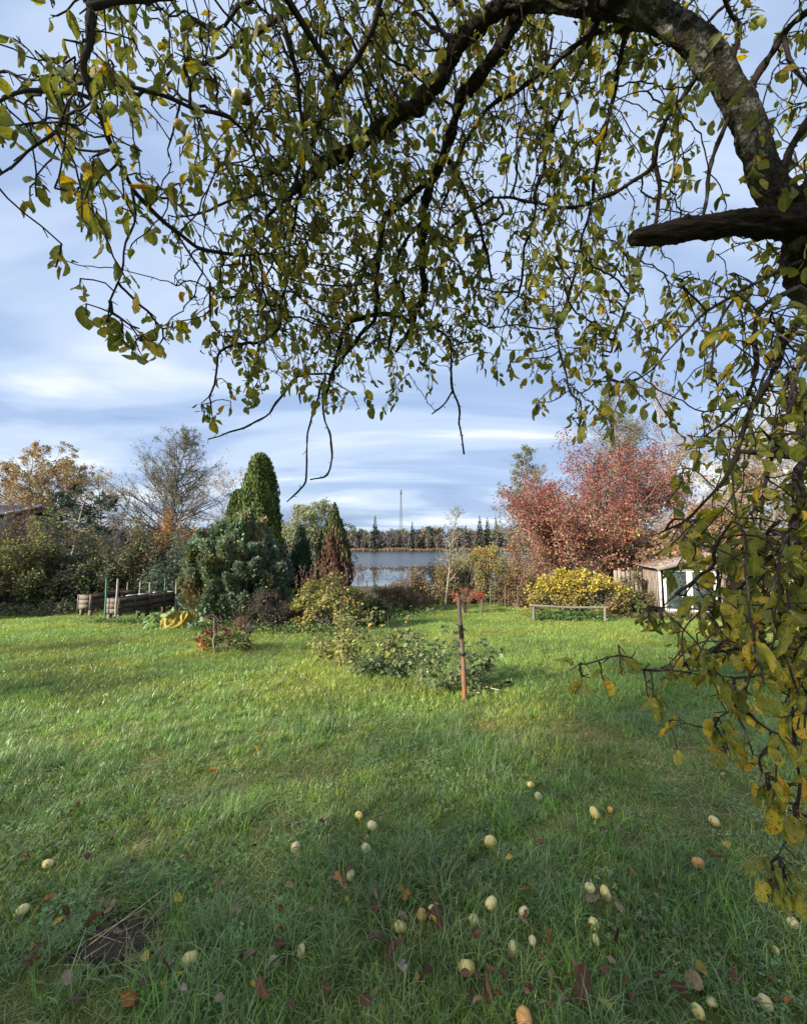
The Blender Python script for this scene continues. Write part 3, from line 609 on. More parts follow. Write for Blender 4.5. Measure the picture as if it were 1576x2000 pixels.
# right hand trees
PALE = [(0.20, 0.20, 0.145), (0.17, 0.175, 0.115), (0.235, 0.225, 0.165), (0.15, 0.155, 0.09)]
b, H = top_of(1236, 752, 38)
tree('alder_tree', 'tall pale grey green alder rising above the red tree', 'tree', b, H, alder_levels(50, 60, 10, 5, 0.30, lambda t: 1.15 - 0.85 * t, 0.2), 0.2, BK['grey'], dict(n=17000, size=0.15, cols=PALE, spread=0.25))
b, H = top_of(1338, 742, 37)
tree('birch_tree', 'tall nearly bare birch with scattered rusty leaves right of the pale alder', 'tree', b, H, alder_levels(45, 40, 9, 5, 0.30, lambda t: 1.1 - 0.7 * t, 0.2), 0.2, BK['pale'],
     dict(n=4600, size=0.16, cols=[(0.30, 0.20, 0.12), (0.26, 0.22, 0.16), (0.34, 0.17, 0.09)], spread=0.12))
b, H = top_of(1056, 880, 34)
tree('alder_tree', 'pale green pointed alder at the lake side of the red tree', 'tree', b, H, alder_levels(58, 46, 9, 5, 0.46, conic, 0.12), 0.16, BK['grey'], dict(n=10000, size=0.15, cols=PALE, spread=0.10))
b, H = top_of(1140, 842, 36)
tree('alder_tree', 'slender almost bare alder between the pointed and the tall pale alder', 'tree', b, H, alder_levels(50, 36, 8, 4, 0.28, conic, 0.15), 0.15, BK['grey'], dict(n=1300, size=0.13, cols=PALE, spread=0.12))
b, H = top_of(1470, 790, 30)
tree('birch_tree', 'bare whitish birch half hidden by the apple leaves at the right', 'tree', b, H, alder_levels(48, 40, 10, 5, 0.34, lambda t: 1.05 - 0.6 * t, 0.15), 0.2, BK['pale'], dict(n=3600, size=0.15, cols=[(0.30, 0.26, 0.19), (0.36, 0.2, 0.12), (0.26, 0.24, 0.16)], spread=0.15))
RED = [(0.22, 0.055, 0.055), (0.27, 0.085, 0.072), (0.17, 0.042, 0.05), (0.28, 0.13, 0.085), (0.25, 0.15, 0.09)]
RUST = [(0.36, 0.18, 0.115), (0.31, 0.135, 0.09), (0.38, 0.24, 0.14), (0.27, 0.17, 0.095), (0.33, 0.25, 0.13)]
b, H = top_of(1195, 850, 22)
zb = b[2]
def redcol(pos):
    h = (pos[:, 2] - zb) / H; k = R.uniform(0, 1, len(pos)) < np.clip((h - 0.36) / 0.3, 0.12, 1)
    return np.where(k[:, None], pick(RED, len(pos), 0.2), pick(RUST, len(pos), 0.2))
wide = lambda m0, ang=55, lr=0.62: [dict(n=7, jit=0.12, m=m0, t0=0.12, t1=0.98, ang=ang, angsd=14, lr=lr, rr=0.45, shape=lambda t: 1.05 - 0.45 * t), dict(n=7, jit=0.14, trop=(0, 0, 0.09), m=10, t0=0.2, ang=42, lr=0.48, rr=0.5),
      dict(n=5, jit=0.18, trop=(0, 0, 0.04), m=6, t0=0.15, ang=42, lr=0.55, rr=0.5), dict(n=3, jit=0.2)]
tree('cherry_tree', 'broad wine red leaved tree with a pale branching crown by the shed', 'tree', b, H * 0.76, wide(13, 60, 0.8), 0.12, BK['grey'], dict(n=19000, size=0.13, colf=redcol, cols=RED, spread=0.20), trunks=4)
b, H = top_of(1108, 915, 21); zb = b[2]
def redcol2(pos):
    h = (pos[:, 2] - zb) / H; k = R.uniform(0, 1, len(pos)) < np.clip((h - 0.25) / 0.5, 0.2, 1)
    return np.where(k[:, None], pick(RED, len(pos), 0.2), pick(RUST[:3] + [(0.22, 0.17, 0.1)], len(pos), 0.2))
tree('cherry_tree', 'rusty red shrubby tree in front of the pointed alder, nearest the lake', 'tree', b, H * 0.72, wide(12, 58, 0.66), 0.09, BK['rust'], dict(n=15000, size=0.12, colf=redcol2, cols=RED, spread=0.18), trunks=5)
b, H = top_of(1335, 905, 18.8)
tree('apple_tree', 'old apple tree with orange brown leaves arching over the shed roof', 'tree', b, H * 0.74,
     [dict(n=6, jit=0.16, m=12, t0=0.3, t1=0.98, ang=62, angsd=12, lr=0.9, rr=0.5, shape=lambda t: 1.05 - 0.4 * t), dict(n=7, jit=0.17, trop=(0, 0, -0.02), m=11, t0=0.2, ang=45, lr=0.46, rr=0.5),
      dict(n=5, jit=0.2, trop=(0, 0, -0.05), m=6, t0=0.15, ang=45, lr=0.55, rr=0.5), dict(n=3, jit=0.25)], 0.13, (0.09, 0.075, 0.065), dict(n=17000, size=0.11, cols=RUST + [(0.20, 0.17, 0.08)], spread=0.10), lean=(0.1, 0, 1))
b, H = top_of(1440, 890, 19)
tree('apple_tree', 'greyish old fruit tree with sparse pink brown leaves right of the shed', 'tree', b, H, wide(12, 58, 0.7), 0.12, BK['grey'], dict(n=6500, size=0.11, cols=[(0.30, 0.22, 0.15), (0.36, 0.19, 0.13), (0.22, 0.21, 0.12), (0.27, 0.25, 0.17)], spread=0.12), trunks=2)
b, H = top_of(1575, 860, 17)
tree('apple_tree', 'brownish fruit tree at the right edge behind the hanging apple leaves', 'tree', b, H, wide(12, 58, 0.7), 0.12, BK['grey'], dict(n=6000, size=0.11, cols=[(0.28, 0.22, 0.13), (0.20, 0.2, 0.09), (0.30, 0.17, 0.1)], spread=0.12), trunks=2)
for px, py, Y, hw, lab in ((1030, 1008, 21.5, 1.5, 'rust coloured bush at the water below the pointed alder'), (1090, 1000, 20.5, 1.7, 'red brown bush filling the space under the red tree'), (1160, 1010, 20.0, 1.6, 'orange brown bush between the red tree and the fence boards'), (1225, 1020, 20.5, 1.5, 'brown bush behind the board fence'), (1310, 1010, 20.5, 1.8, 'rusty bush behind the shed roof'), (1400, 1000, 20.5, 1.9, 'grey brown bush behind the right end of the shed'), (1500, 1000, 20.0, 2.0, 'dull brown bush behind the hanging leaves at the right')):
    b = at(px, Y); shrub('autumn_bush', lab, 'shrub', b, (hw * 1.2, 1.1, (hz(py, Y) - b[2]) * 1.05), 6500, 0.085, RUST + [(0.20, 0.15, 0.08), (0.25, 0.2, 0.1)], clumps=44, stems=40, bark=BK['rust'], group='bushes under the right hand trees', fill=0.3)
# weeping willow, lake side
b, H = top_of(618, 985, 27)
tree('willow_tree', 'light green weeping willow behind the two conifers by the water', 'tree', b, H,
     [dict(n=8, jit=0.08, m=30, t0=0.3, ang=48, lr=0.46, rr=0.45, shape=lambda t: 1.1 - 0.4 * t), dict(n=7, jit=0.1, trop=(0, 0, -0.12), m=16, t0=0.15, ang=35, lr=0.62, rr=0.4), dict(n=7, jit=0.08, trop=(0, 0, -0.42))], 0.13, (0.26, 0.27, 0.12),
     dict(n=8500, size=0.14, cols=[(0.22, 0.24, 0.13), (0.24, 0.26, 0.14), (0.17, 0.20, 0.09)], spread=0.10, droop=1.0))
# ------------------------------------------------------------------ hedge and far house at the left
b = at(-22, 31); t = thing('house', 'grey house with a dark roof half hidden behind the left hedge', 'house', b)
ze = hz(1004, 31) ; zr = hz(986, 31)
g = Geo(); box(g, (b[0] - 3.0, b[1] + 2.5, (b[2] + ze) / 2), (4.6, 2.6, (ze - b[2]) / 2)); g.build('wall', PLAST, t)
for s in (-1, 1):
    g = Geo(); y0 = b[1] + 2.5 + s * 3.0; g.add([(b[0] - 8, y0, ze - 0.12), (b[0] + 1.9, y0, ze - 0.12), (b[0] + 1.9, b[1] + 2.5, zr + 0.1), (b[0] - 8, b[1] + 2.5, zr + 0.1), (b[0] - 8, y0, ze), (b[0] + 1.9, y0, ze), (b[0] + 1.9, b[1] + 2.5, zr + 0.22), (b[0] - 8, b[1] + 2.5, zr + 0.22)],
        [(0, 1, 2, 3), (7, 6, 5, 4), (0, 4, 5, 1), (1, 5, 6, 2), (3, 7, 4, 0), (2, 6, 7, 3)]); g.build('roof', FELT, t)
g = Geo(); beam(g, (b[0] + 1.93, b[1] - 0.5, ze + 0.02), (b[0] + 1.93, b[1] + 2.5, zr + 0.24), 0.05, 0.16); g.build('bargeboard', WPAINT, t)
DG = [(0.11, 0.13, 0.055), (0.14, 0.155, 0.06), (0.095, 0.11, 0.055), (0.19, 0.125, 0.07)]; BL = [(0.08, 0.115, 0.08), (0.10, 0.135, 0.095), (0.065, 0.095, 0.065)]
YG = [(0.21, 0.22, 0.06), (0.26, 0.25, 0.075), (0.15, 0.17, 0.055)]; RB = [(0.20, 0.085, 0.065), (0.16, 0.08, 0.06), (0.12, 0.09, 0.055), (0.10, 0.11, 0.045)]
OR = [(0.36, 0.18, 0.075), (0.30, 0.14, 0.06), (0.40, 0.24, 0.10), (0.24, 0.11, 0.06)]; YE = [(0.36, 0.29, 0.08), (0.30, 0.26, 0.07), (0.38, 0.24, 0.1)]
hedge = [  # column, row of the top, distance, half width, colours, top colours, label
 (-190, 1000, 15.2, 1.7, DG, None, 'dark green hedge shrub outside the left edge'),
 (-95, 1005, 15.0, 1.6, RB + DG, RB, 'dark red tinged hedge shrub at the left edge'),
 (0, 1004, 15.4, 1.5, RB + DG, RB, 'reddish brown hedge shrub below the house roof'),
 (48, 1035, 15.0, 1.3, DG + YG, YG, 'tangled hedge shrub with yellow green patches near the dark bin'),
 (70, 992, 17.8, 1.5, RB, RB, 'tall dark maroon shrub in front of the dark pine'),
 (108, 1022, 15.6, 1.4, DG + [(0.06, 0.05, 0.03)], YG, 'dark bushy hedge shrub with light green top'),
 (150, 1008, 16.2, 1.3, DG, YE, 'hedge shrub topped with bright yellow and orange leaves'),
 (185, 1040, 15.8, 1.3, BL + DG, DG, 'dark green hedge shrub right behind the rear planter'),
 (222, 1018, 16.6, 1.3, DG + BL, [(0.13, 0.16, 0.07), (0.1, 0.12, 0.06)], 'grey green hedge shrub behind the green pole'),
 (262, 1014, 16.4, 1.3, DG, YG, 'hedge shrub with yellow green top behind the planters'),
 (305, 1022, 16.6, 1.3, DG + [(0.03, 0.04, 0.022)], YG + DG, 'fine leaved dark hedge shrub behind the right planter end'),
 (352, 1035, 16.0, 1.2, BL, BL, 'blue green hedge shrub beside the big juniper'),
 (366, 1002, 19.5, 2.0, OR, OR, 'orange brown shrub glowing above the hedge left of the juniper'),
 (335, 1000, 20.5, 1.2, OR + RB, OR, 'smaller rusty shrub behind the hedge under the broad alder'),
 (420, 1040, 17.5, 1.2, DG, None, 'dark hedge shrub hidden behind the big juniper')]
for px, py, Y, hw, cols, top, lab in hedge:
    b = at(px, Y); H = (hz(py, Y) - b[2]) * 1.2
    shrub('hedge_shrub', lab, 'shrub', b, (hw * 1.15, 1.15, H), 7000, 0.10, cols, clumps=46, stems=26, group='shrubs of the left hedge', top=top, topw=0.66 if top is not OR else 0.2, fill=0.25, bark=BK['dark'], clump_r=0.25, bottom=0.02, shapep=0.9)
b = at(6, 15.3)
t = thing('compost_bin', 'low dark compost box at the left edge in front of the hedge', 'bin', b)
for k in range(3):
    g = Geo(); box(g, b + (-0.2, -0.35, 0.10 + 0.17 * k), (0.65, 0.02, 0.075), None, (1, 1, 1), 0.006); g.build('plank', WDARK, t)
for s in (-1, 1):
    g = Geo(); box(g, b + (-0.2 + s * 0.62, 0.0, 0.25), (0.025, 0.36, 0.25)); g.build('side_panel', WDARK, t)
# ground ivy and weeds along the hedge foot and under the rail: uncountable
def weeds(name, pts, rad, hgt, n, leaf, cols):
    g = Geo(); i = R.integers(0, len(pts), n); a = np.asarray(pts)[i]; p = a[:, :2] + R.normal(0, 1, (n, 2)) * rad
    h = np.abs(R.normal(0, 1, n)) * hgt; pos = np.c_[p, tz(p[:, 0], p[:, 1]) + h]
    add_leaves(g, pos, nrm(np.c_[R.normal(0, 1, (n, 2)), R.uniform(-0.2, 0.6, n)]), leaf, cols, droop=0.1); return g.build(name, FOL, kind='stuff')
weeds('hedge_foot_ivy', [at(x, y) for x, y in ((20, 14.4), (70, 14.2), (120, 14.2), (165, 14.6), (120, 15.2), (260, 15.3), (320, 15.4), (60, 15))], (0.8, 0.35), 0.22, 5200, 0.10, BL + DG + [(0.09, 0.12, 0.06)])
weeds('rail_weeds', [at(x, 12.5) for x in range(1050, 1170, 12)], (0.22, 0.22), 0.13, 3000, 0.075, [(0.10, 0.17, 0.05), (0.13, 0.2, 0.06), (0.08, 0.13, 0.045)])
weeds('shed_foot_weeds', [at(x, 13.2) for x in range(1180, 1420, 12)], (0.3, 0.22), 0.09, 3000, 0.07, [(0.10, 0.14, 0.05), (0.20, 0.11, 0.06), (0.14, 0.09, 0.05), (0.08, 0.11, 0.045)])
weeds('shrub_foot_weeds', [at(x, y) for x, y in ((470, 10.3), (510, 10.0), (560, 9.9), (620, 9.8), (660, 9.6), (740, 12.5), (790, 13.6), (830, 14.3), (400, 10.6), (700, 11))], (0.4, 0.22), 0.11, 4200, 0.075, [(0.12, 0.18, 0.055), (0.09, 0.14, 0.045), (0.15, 0.2, 0.07)])
weeds('planter_weeds', [at(x, 11.6) for x in range(205, 300, 8)], (0.2, 0.12), 0.08, 900, 0.07, [(0.14, 0.22, 0.07), (0.11, 0.17, 0.055)])
# ------------------------------------------------------------------ garden conifers
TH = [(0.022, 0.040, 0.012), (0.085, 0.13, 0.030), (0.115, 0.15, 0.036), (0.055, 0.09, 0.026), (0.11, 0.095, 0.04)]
b = at(506, 14.6); H = hz(888, 14.6) - b[2]
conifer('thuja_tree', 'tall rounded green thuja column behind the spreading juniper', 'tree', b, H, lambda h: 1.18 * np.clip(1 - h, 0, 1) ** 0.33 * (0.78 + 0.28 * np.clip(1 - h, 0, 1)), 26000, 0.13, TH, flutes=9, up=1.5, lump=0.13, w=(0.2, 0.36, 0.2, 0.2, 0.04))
b = at(466, 15.2); H = hz(958, 15.2) - b[2]
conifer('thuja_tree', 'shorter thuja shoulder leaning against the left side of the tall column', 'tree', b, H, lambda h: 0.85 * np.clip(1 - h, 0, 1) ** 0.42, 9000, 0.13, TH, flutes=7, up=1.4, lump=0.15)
b = at(588, 13.6); H = hz(1028, 13.6) - b[2]
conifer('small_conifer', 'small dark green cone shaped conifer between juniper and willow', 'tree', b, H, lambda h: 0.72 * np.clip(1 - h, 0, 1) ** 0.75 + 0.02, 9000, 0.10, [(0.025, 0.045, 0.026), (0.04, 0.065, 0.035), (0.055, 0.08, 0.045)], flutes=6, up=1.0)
b = at(653, 15.5); H = hz(985, 15.5) - b[2]
def browning(h, th):
    n = len(h); k = R.uniform(0, 1, n) < np.clip((0.74 + 0.15 * np.sin(th * 3) - h) / 0.3, 0, 0.95)
    return np.where(k[:, None], pick([(0.115, 0.055, 0.038), (0.16, 0.085, 0.055), (0.08, 0.042, 0.03)], n, 0.2), pick([(0.075, 0.085, 0.035), (0.10, 0.11, 0.05), (0.06, 0.07, 0.03)], n, 0.2))
conifer('juniper_column', 'narrow juniper column turning reddish brown below, in front of the willow', 'tree', b, H, lambda h: 0.66 * np.sin(np.pi * np.clip(0.22 + 0.78 * h, 0, 1)) ** 0.9 + 0.03 * (1 - h), 11000, 0.14, [(0.07, 0.05, 0.03)], up=1.7, flutes=8, lump=0.14, colf=browning, core=0.7)
# big juniper: many upward plumes, each its own cluster of sprays
b = at(466, 11.6); t = thing('juniper_shrub', 'wide blue green juniper with many upright plumes in front of the thuja', 'shrub', b)
g = Geo(); gs = Geo(); JC = [(0.13, 0.18, 0.12), (0.165, 0.225, 0.15), (0.20, 0.245, 0.155), (0.22, 0.22, 0.11)]
npl = 330
for k in range(npl):
    u = R.uniform(-1, 1); v = R.uniform(-1, 1); q = u * u + v * v
    if q > 1: continue
    # outline of the shrub: highest left of the middle, lower at both sides
    topz = 3.55 * (1 - (0.30 if u < 0.2 else 0.75) * abs(u - 0.2) ** 1.4) * (1 - 0.35 * max(v, -v) ** 2)
    h1 = topz * R.uniform(0.35, 1.0); L = R.uniform(0.45, 1.0); c0 = b + (u * 1.45, v * 1.15, 0); tip = c0 + (u * 0.25, v * 0.2, h1); d = nrm(np.array((u * 0.8, v * 0.5 - 0.25, 1.0)) + R.normal(0, 0.28, 3))
    root = tip - d * L
    if root[2] < b[2] + 0.02: root[2] = b[2] + 0.02
    n = 330; s = R.uniform(0, 1, n); wd = 0.25 * (1 - s) ** 0.6 * (0.35 + s) ** 0.35 + 0.015
    oo = rand_unit(n); pos = root + (tip - root) * s[:, None] + oo * wd[:, None] * R.uniform(0.5, 1, (n, 1)); X = nrm(d * 1.0 + oo * 0.7 + R.normal(0, 0.2, (n, 3)))
    warm = u < -0.25 and R.uniform() < 0.3; cc = pick([(0.17, 0.17, 0.07), (0.14, 0.15, 0.07), (0.19, 0.15, 0.075)] if warm and h1 < 2.2 else JC, 1, 0.1)
    scatter(g, BLADE, BLADEF, pos, rotmats(X, R.normal(0, 1, (n, 3))), np.stack((R.uniform(0.07, 0.15, n), R.uniform(0.14, 0.28, n), np.full(n, 0.1)), 1), cc * np.exp(R.normal(0, 0.28, (n, 1))))
    segs(gs, [b + (u * 0.3, v * 0.3, 0.0)], [root], [0.03], [0.02], 4, BK['brown']); segs(gs, [root], [tip], [0.02], [0.005], 4, BK['brown'])
gs.build('stems', BARK, t, kind='stuff'); g.build('foliage', CON, t, kind='stuff')
# ------------------------------------------------------------------ garden shrubs
b = at(520, 10.4); shrub('dark_shrub', 'dark brown purple small leaved shrub at the foot of the juniper', 'shrub', b, (0.85, 0.6, 1.15), 6500, 0.05, [(0.085, 0.07, 0.052), (0.055, 0.042, 0.035), (0.14, 0.12, 0.09), (0.06, 0.065, 0.035)], clumps=40, stems=20, bark=BK['dark'])
b = at(650, 10.5); t = shrub('yellowing_shrub', 'rounded yellow green shrub with dead flower spikes, centre of the garden', 'shrub', b, (1.32, 0.9, 1.5), 9500, 0.075, [(0.27, 0.27, 0.07), (0.20, 0.23, 0.065), (0.33, 0.29, 0.09), (0.12, 0.16, 0.05), (0.30, 0.18, 0.08)], clumps=60, stems=26, droop=0.7, clump_r=0.2, hue=0.7)
g = Geo(); n = 60; a = b + np.c_[R.uniform(-0.9, 1.35, n), R.uniform(-0.4, 0.6, n), R.uniform(1.0, 1.45, n)]; hh = R.uniform(0.2, 0.42, n); tip = a + np.c_[R.normal(0, 0.05, (n, 2)), hh]
segs(g, a, tip, 0.006, 0.003, 3, (0.16, 0.11, 0.08)); q = R.integers(0, n, 1500); s = R.uniform(0.25, 1, 1500)[:, None]; pos = a[q] + (tip[q] - a[q]) * s + R.normal(0, 0.018, (1500, 3))
add_leaves(g, pos, np.tile((0, 0, 1.0), (1500, 1)), 0.035, [(0.14, 0.085, 0.06), (0.20, 0.13, 0.10), (0.09, 0.055, 0.04)]); g.build('dead_flower_spikes', DEAD, t, kind='stuff')
b = at(728, 11.3); shrub('leafy_bush', 'darker green perennial clump joined to the right of the yellowing shrub', 'shrub', b, (0.55, 0.5, 1.05), 3000, 0.085, [(0.09, 0.13, 0.04), (0.14, 0.17, 0.05), (0.07, 0.06, 0.04)], clumps=24, droop=0.6)
BRN = [(0.24, 0.165, 0.09), (0.19, 0.13, 0.08), (0.28, 0.21, 0.11), (0.16, 0.14, 0.06)]; OLV = [(0.24, 0.22, 0.09), (0.20, 0.19, 0.075), (0.28, 0.24, 0.11), (0.22, 0.16, 0.09)]
b = at(800, 15.6); shrub('bare_shrub', 'brown dome shaped thinning shrub in front of the lake', 'shrub', b, (1.15, 0.9, 1.95), 7500, 0.065, BRN, clumps=44, stems=46, bark=BK['dark'], fill=0.4)
b = at(748, 15.0); shrub('bare_shrub', 'low brown twiggy shrub just right of the dead flower spikes', 'shrub', b, (0.7, 0.6, 1.2), 3800, 0.06, BRN, clumps=22, stems=26, bark=BK['dark'])
b = at(855, 18.2); shrub('bare_shrub', 'pale brown shrub behind the bare sapling at the water', 'shrub', b, (1.2, 0.9, 2.6), 9000, 0.075, BRN + OLV, clumps=40, stems=40, bark=BK['olive'])
b = at(912, 18.8); shrub('willow_shrub', 'tall olive willow shrub right of the bare sapling', 'shrub', b, (1.2, 0.9, 3.05), 10000, 0.08, OLV, clumps=44, stems=50, bark=BK['olive'], droop=0.0)
b = at(965, 18.4); shrub('willow_shrub', 'olive yellow willow shrub behind the thin fence posts', 'shrub', b, (1.2, 0.9, 2.95), 10000, 0.08, OLV + [(0.3, 0.28, 0.1)], clumps=44, stems=50, bark=BK['olive'], droop=0.0)
b = at(1010, 17.2); shrub('bare_shrub', 'rusty thin stemmed shrub between the willow shrub and the yellow bush', 'shrub', b, (1.0, 0.8, 2.3), 8000, 0.075, BRN + [(0.28, 0.13, 0.08)], clumps=40, stems=50, bark=BK['rust'])
b = at(944, 30); H = hz(1052, 30) - b[2]; shrub('yellow_tree', 'small golden yellow tree by the water between sapling and red tree', 'tree', b, (1.2, 1.0, H), 2400, 0.17, [(0.40, 0.28, 0.06), (0.34, 0.23, 0.05), (0.38, 0.29, 0.09)], clumps=24, bottom=0.45)
b = at(895, 28); shrub('willow_shrub', 'pale green willow leaning over the water behind the sapling', 'shrub', b, (2.2, 1.2, hz(1070, 28) - b[2]), 3200, 0.12, [(0.27, 0.26, 0.13), (0.22, 0.22, 0.1)], clumps=34, stems=30, bark=BK['olive'])
b = at(905, 14.4); shrub('red_shrub', 'small bright coral red shrub behind the wooden stake', 'shrub', b, (0.58, 0.45, 1.15), 640, 0.06, [(0.44, 0.12, 0.08), (0.38, 0.09, 0.07), (0.45, 0.19, 0.11)], clumps=16, stems=30, bark=BK['rust'], bottom=0.35, clump_r=0.16)
b = at(934, 14.2); shrub('red_shrub', 'tiny red twig tuft right of the coral red shrub', 'shrub', b, (0.16, 0.12, 0.82), 160, 0.06, [(0.5, 0.07, 0.06), (0.42, 0.05, 0.05)], clumps=4, stems=3, bottom=0.7, clump_r=0.35, bark=BK['rust'])
b = at(868, 15.8); H = hz(985, 15.8) - b[2]
tree('bare_sapling', 'young nearly bare alder sapling with upswept branches against the lake', 'tree', b, H, [dict(n=9, jit=0.03, m=34, t0=0.2, ang=46, angsd=6, lr=0.40, rr=0.42, shape=lambda t: 1.15 - 1.0 * t, tip=0.15), dict(n=5, jit=0.10, trop=(0, 0, 0.04), m=6, t0=0.2, ang=40, lr=0.4, rr=0.5), dict(n=3, jit=0.18)], 0.055, (0.17, 0.155, 0.09),
     dict(n=520, size=0.06, cols=OLV, spread=0.05))
YB = [(0.46, 0.38, 0.055), (0.38, 0.34, 0.07), (0.50, 0.37, 0.05)]
b = at(1122, 13.6); H = hz(1100, 13.6) - b[2]
shrub('yellow_bush', 'wide bright yellow leaved bush behind the wooden rail', 'shrub', b, (2.0, 0.95, H * 1.05), 13000, 0.085, [(0.33, 0.28, 0.06), (0.24, 0.22, 0.06), (0.28, 0.18, 0.08), (0.14, 0.14, 0.05)], clumps=120, stems=70, top=YB, topw=0.35, clump_r=0.16, droop=0.5, bark=BK['dark'], shapep=0.6)
b = at(1218, 13.7); shrub('green_bush', 'lower green bush between the yellow bush and the shed', 'shrub', b, (0.72, 0.6, 1.15), 3800, 0.065, [(0.12, 0.15, 0.055), (0.17, 0.19, 0.07), (0.08, 0.11, 0.04)], clumps=28)
b = at(1235, 15.6); shrub('green_bush', 'dull green bush behind the shed left corner under the fruit tree', 'shrub', b, (0.9, 0.7, 1.7), 3000, 0.08, [(0.10, 0.12, 0.05), (0.2, 0.13, 0.07)], clumps=26)
# flower bed clump with red and purple leaves
b = G(445, 1272); t = shrub('flower_clump', 'low mixed flower clump with red and purple leaves around a thin stake', 'plant', b, (0.55, 0.34, 0.40), 1500, 0.06, [(0.17, 0.22, 0.07), (0.25, 0.27, 0.09), (0.13, 0.17, 0.05), (0.27, 0.20, 0.09)], clumps=26, stems=20, bark=BK['olive'], bottom=0.15, twigs=False)
for dx, dz, cl, nn in ((-0.50, 0.20, (0.24, 0.03, 0.035), 40), (-0.30, 0.38, (0.20, 0.035, 0.05), 46), (-0.2, 0.42, (0.22, 0.04, 0.05), 34), (0.44, 0.44, (0.12, 0.06, 0.10), 46), (0.36, 0.06, (0.12, 0.035, 0.07), 70), (0.24, 0.05, (0.55, 0.20, 0.03), 16), (0.22, 0.52, (0.27, 0.11, 0.07), 40), (-0.42, 0.10, (0.40, 0.16, 0.06), 50), (0.0, 0.4, (0.17, 0.05, 0.08), 26)):
    g = Geo(); pos = b + (dx, R.normal(-0.1, 0.1), dz + 0.03) + R.normal(0, 1, (nn, 3)) * (0.055, 0.05, 0.045); add_leaves(g, pos, nrm(R.normal(0, 1, (nn, 3)) + (0, -0.3, 0.2)), 0.06, [cl], droop=0.3); g.build('coloured_leaves', FOL, t, kind='stuff')
def stick(name, label, cat, a, c, r, mat, sides=8, group=None, rough=0.05, bend=0.01):
    a, c = np.asarray(a, float), np.asarray(c, float); k = np.linspace(0, 1, 8)[:, None]; pts = a + (c - a) * k + R.normal(0, bend, (8, 3)) * np.sin(k * np.pi)
    g = Geo(); tube(g, pts, np.linspace(r, r * 0.9, 8), sides, rough=rough); o = g.build(name, mat, None, a); return props(o, label, cat, group)
q = G(419, 1278); stick('garden_stake', 'thin pale stake standing in the red and purple flower clump', 'stake', q - (0, 0, 0.05), q + (-0.03, 0, 0.66), 0.014, WPOLE)
# rhubarb like plant with large leaves by the planters
b = at(345, 10.9); t = thing('rhubarb_plant', 'rhubarb plant with huge pale green and yellow leaves beside the juniper', 'plant', b)
def big_leaf(c, L, Wd, d, up, col):
    g = Geo(); nu, nv = 15, 15; u = np.linspace(0, 1, nu); V = []; cc = []
    d = nrm(np.asarray(d, float)); s = nrm(np.cross(d, up)); n_ = np.cross(s, d)
    for i in u:
        for j in np.linspace(-1, 1, nv):
            wv = Wd * (np.sin(np.pi * min(i * 0.86 + 0.12, 1)) ** 0.6) * (1 + 0.06 * math.sin(9 * i + 5 * j)); z = -0.35 * L * i ** 2 + 0.12 * L * abs(j) + 0.03 * math.sin(7 * j + 5 * i) + 0.03 * math.cos(j * 14 + i * 3) + 0.05 * (vnoise(i * 5 + L * 40, j * 4, 3) - 0.5)
            V.append(c + d * L * i + s * wv * j + n_ * z); k = 1 - 0.25 * (abs(j) < 0.05); cc.append(np.array(col) * k * (0.72 + 0.5 * vnoise(i * 7 + L * 9, j * 6, 2)))
    i_, j_ = np.meshgrid(np.arange(nv - 1), np.arange(nu - 1)); a = (j_ * nv + i_).ravel(); g.add(V, np.stack((a, a + 1, a + nv + 1, a + nv), 1), np.array(cc)); return g
for (dx, dy, dz, L, Wd, d, up, col) in ((-0.26, 0.0, 0.26, 0.40, 0.17, (-0.7, -0.5, 0.1), (0.2, -0.5, 1.0), (0.17, 0.25, 0.10)), (-0.10, 0.05, 0.34, 0.42, 0.18, (0.3, -0.6, 0.35), (0.3, -0.8, 0.6), (0.20, 0.28, 0.14)), (-0.45, 0.08, 0.18, 0.34, 0.15, (-0.8, -0.2, 0.3), (0.3, -0.7, 0.8), (0.15, 0.24, 0.09)), (0.27, 0.02, 0.40, 0.52, 0.32, (-0.1, -0.85, -0.35), (0.1, -0.35, 1.0), (0.40, 0.32, 0.07)), (0.12, -0.05, 0.28, 0.45, 0.26, (-0.2, -0.9, -0.3), (-0.2, -0.4, 1.0), (0.38, 0.31, 0.08)),
        (0.5, 0.1, 0.35, 0.5, 0.22, (0.2, -0.8, -0.35), (0.5, -0.4, 0.9), (0.50, 0.42, 0.12)), (-0.35, -0.1, 0.25, 0.42, 0.2, (-0.5, -0.5, -0.3), (0, -0.3, 1), (0.17, 0.27, 0.09)), (0.62, 0.0, 0.2, 0.42, 0.2, (0.5, -0.6, -0.1), (0.2, -0.5, 1), (0.20, 0.28, 0.17)), (0.66, -0.12, 0.10, 0.36, 0.18, (0.6, -0.6, 0.05), (0.2, -0.5, 1), (0.22, 0.30, 0.18))):
    big_leaf(b + (dx, dy, dz), L, Wd, d, up, col).build('large_leaf', FOL, t, smooth=True)
    g = Geo(); segs(g, [b + (dx * 0.4, 0.05, 0)], [b + (dx, dy, dz)], [0.014], [0.01], 5, (0.25, 0.22, 0.10)); g.build('stalk', FOL, t)
g = Geo(); n = 700; pos = b + np.c_[R.uniform(-0.3, 1.0, n), R.normal(-0.2, 0.12, n), np.abs(R.normal(0, 0.07, n))]; add_leaves(g, pos, rand_unit(n), 0.06, [(0.16, 0.25, 0.09), (0.2, 0.28, 0.13)]); g.build('small_leaves', FOL, t, kind='stuff')
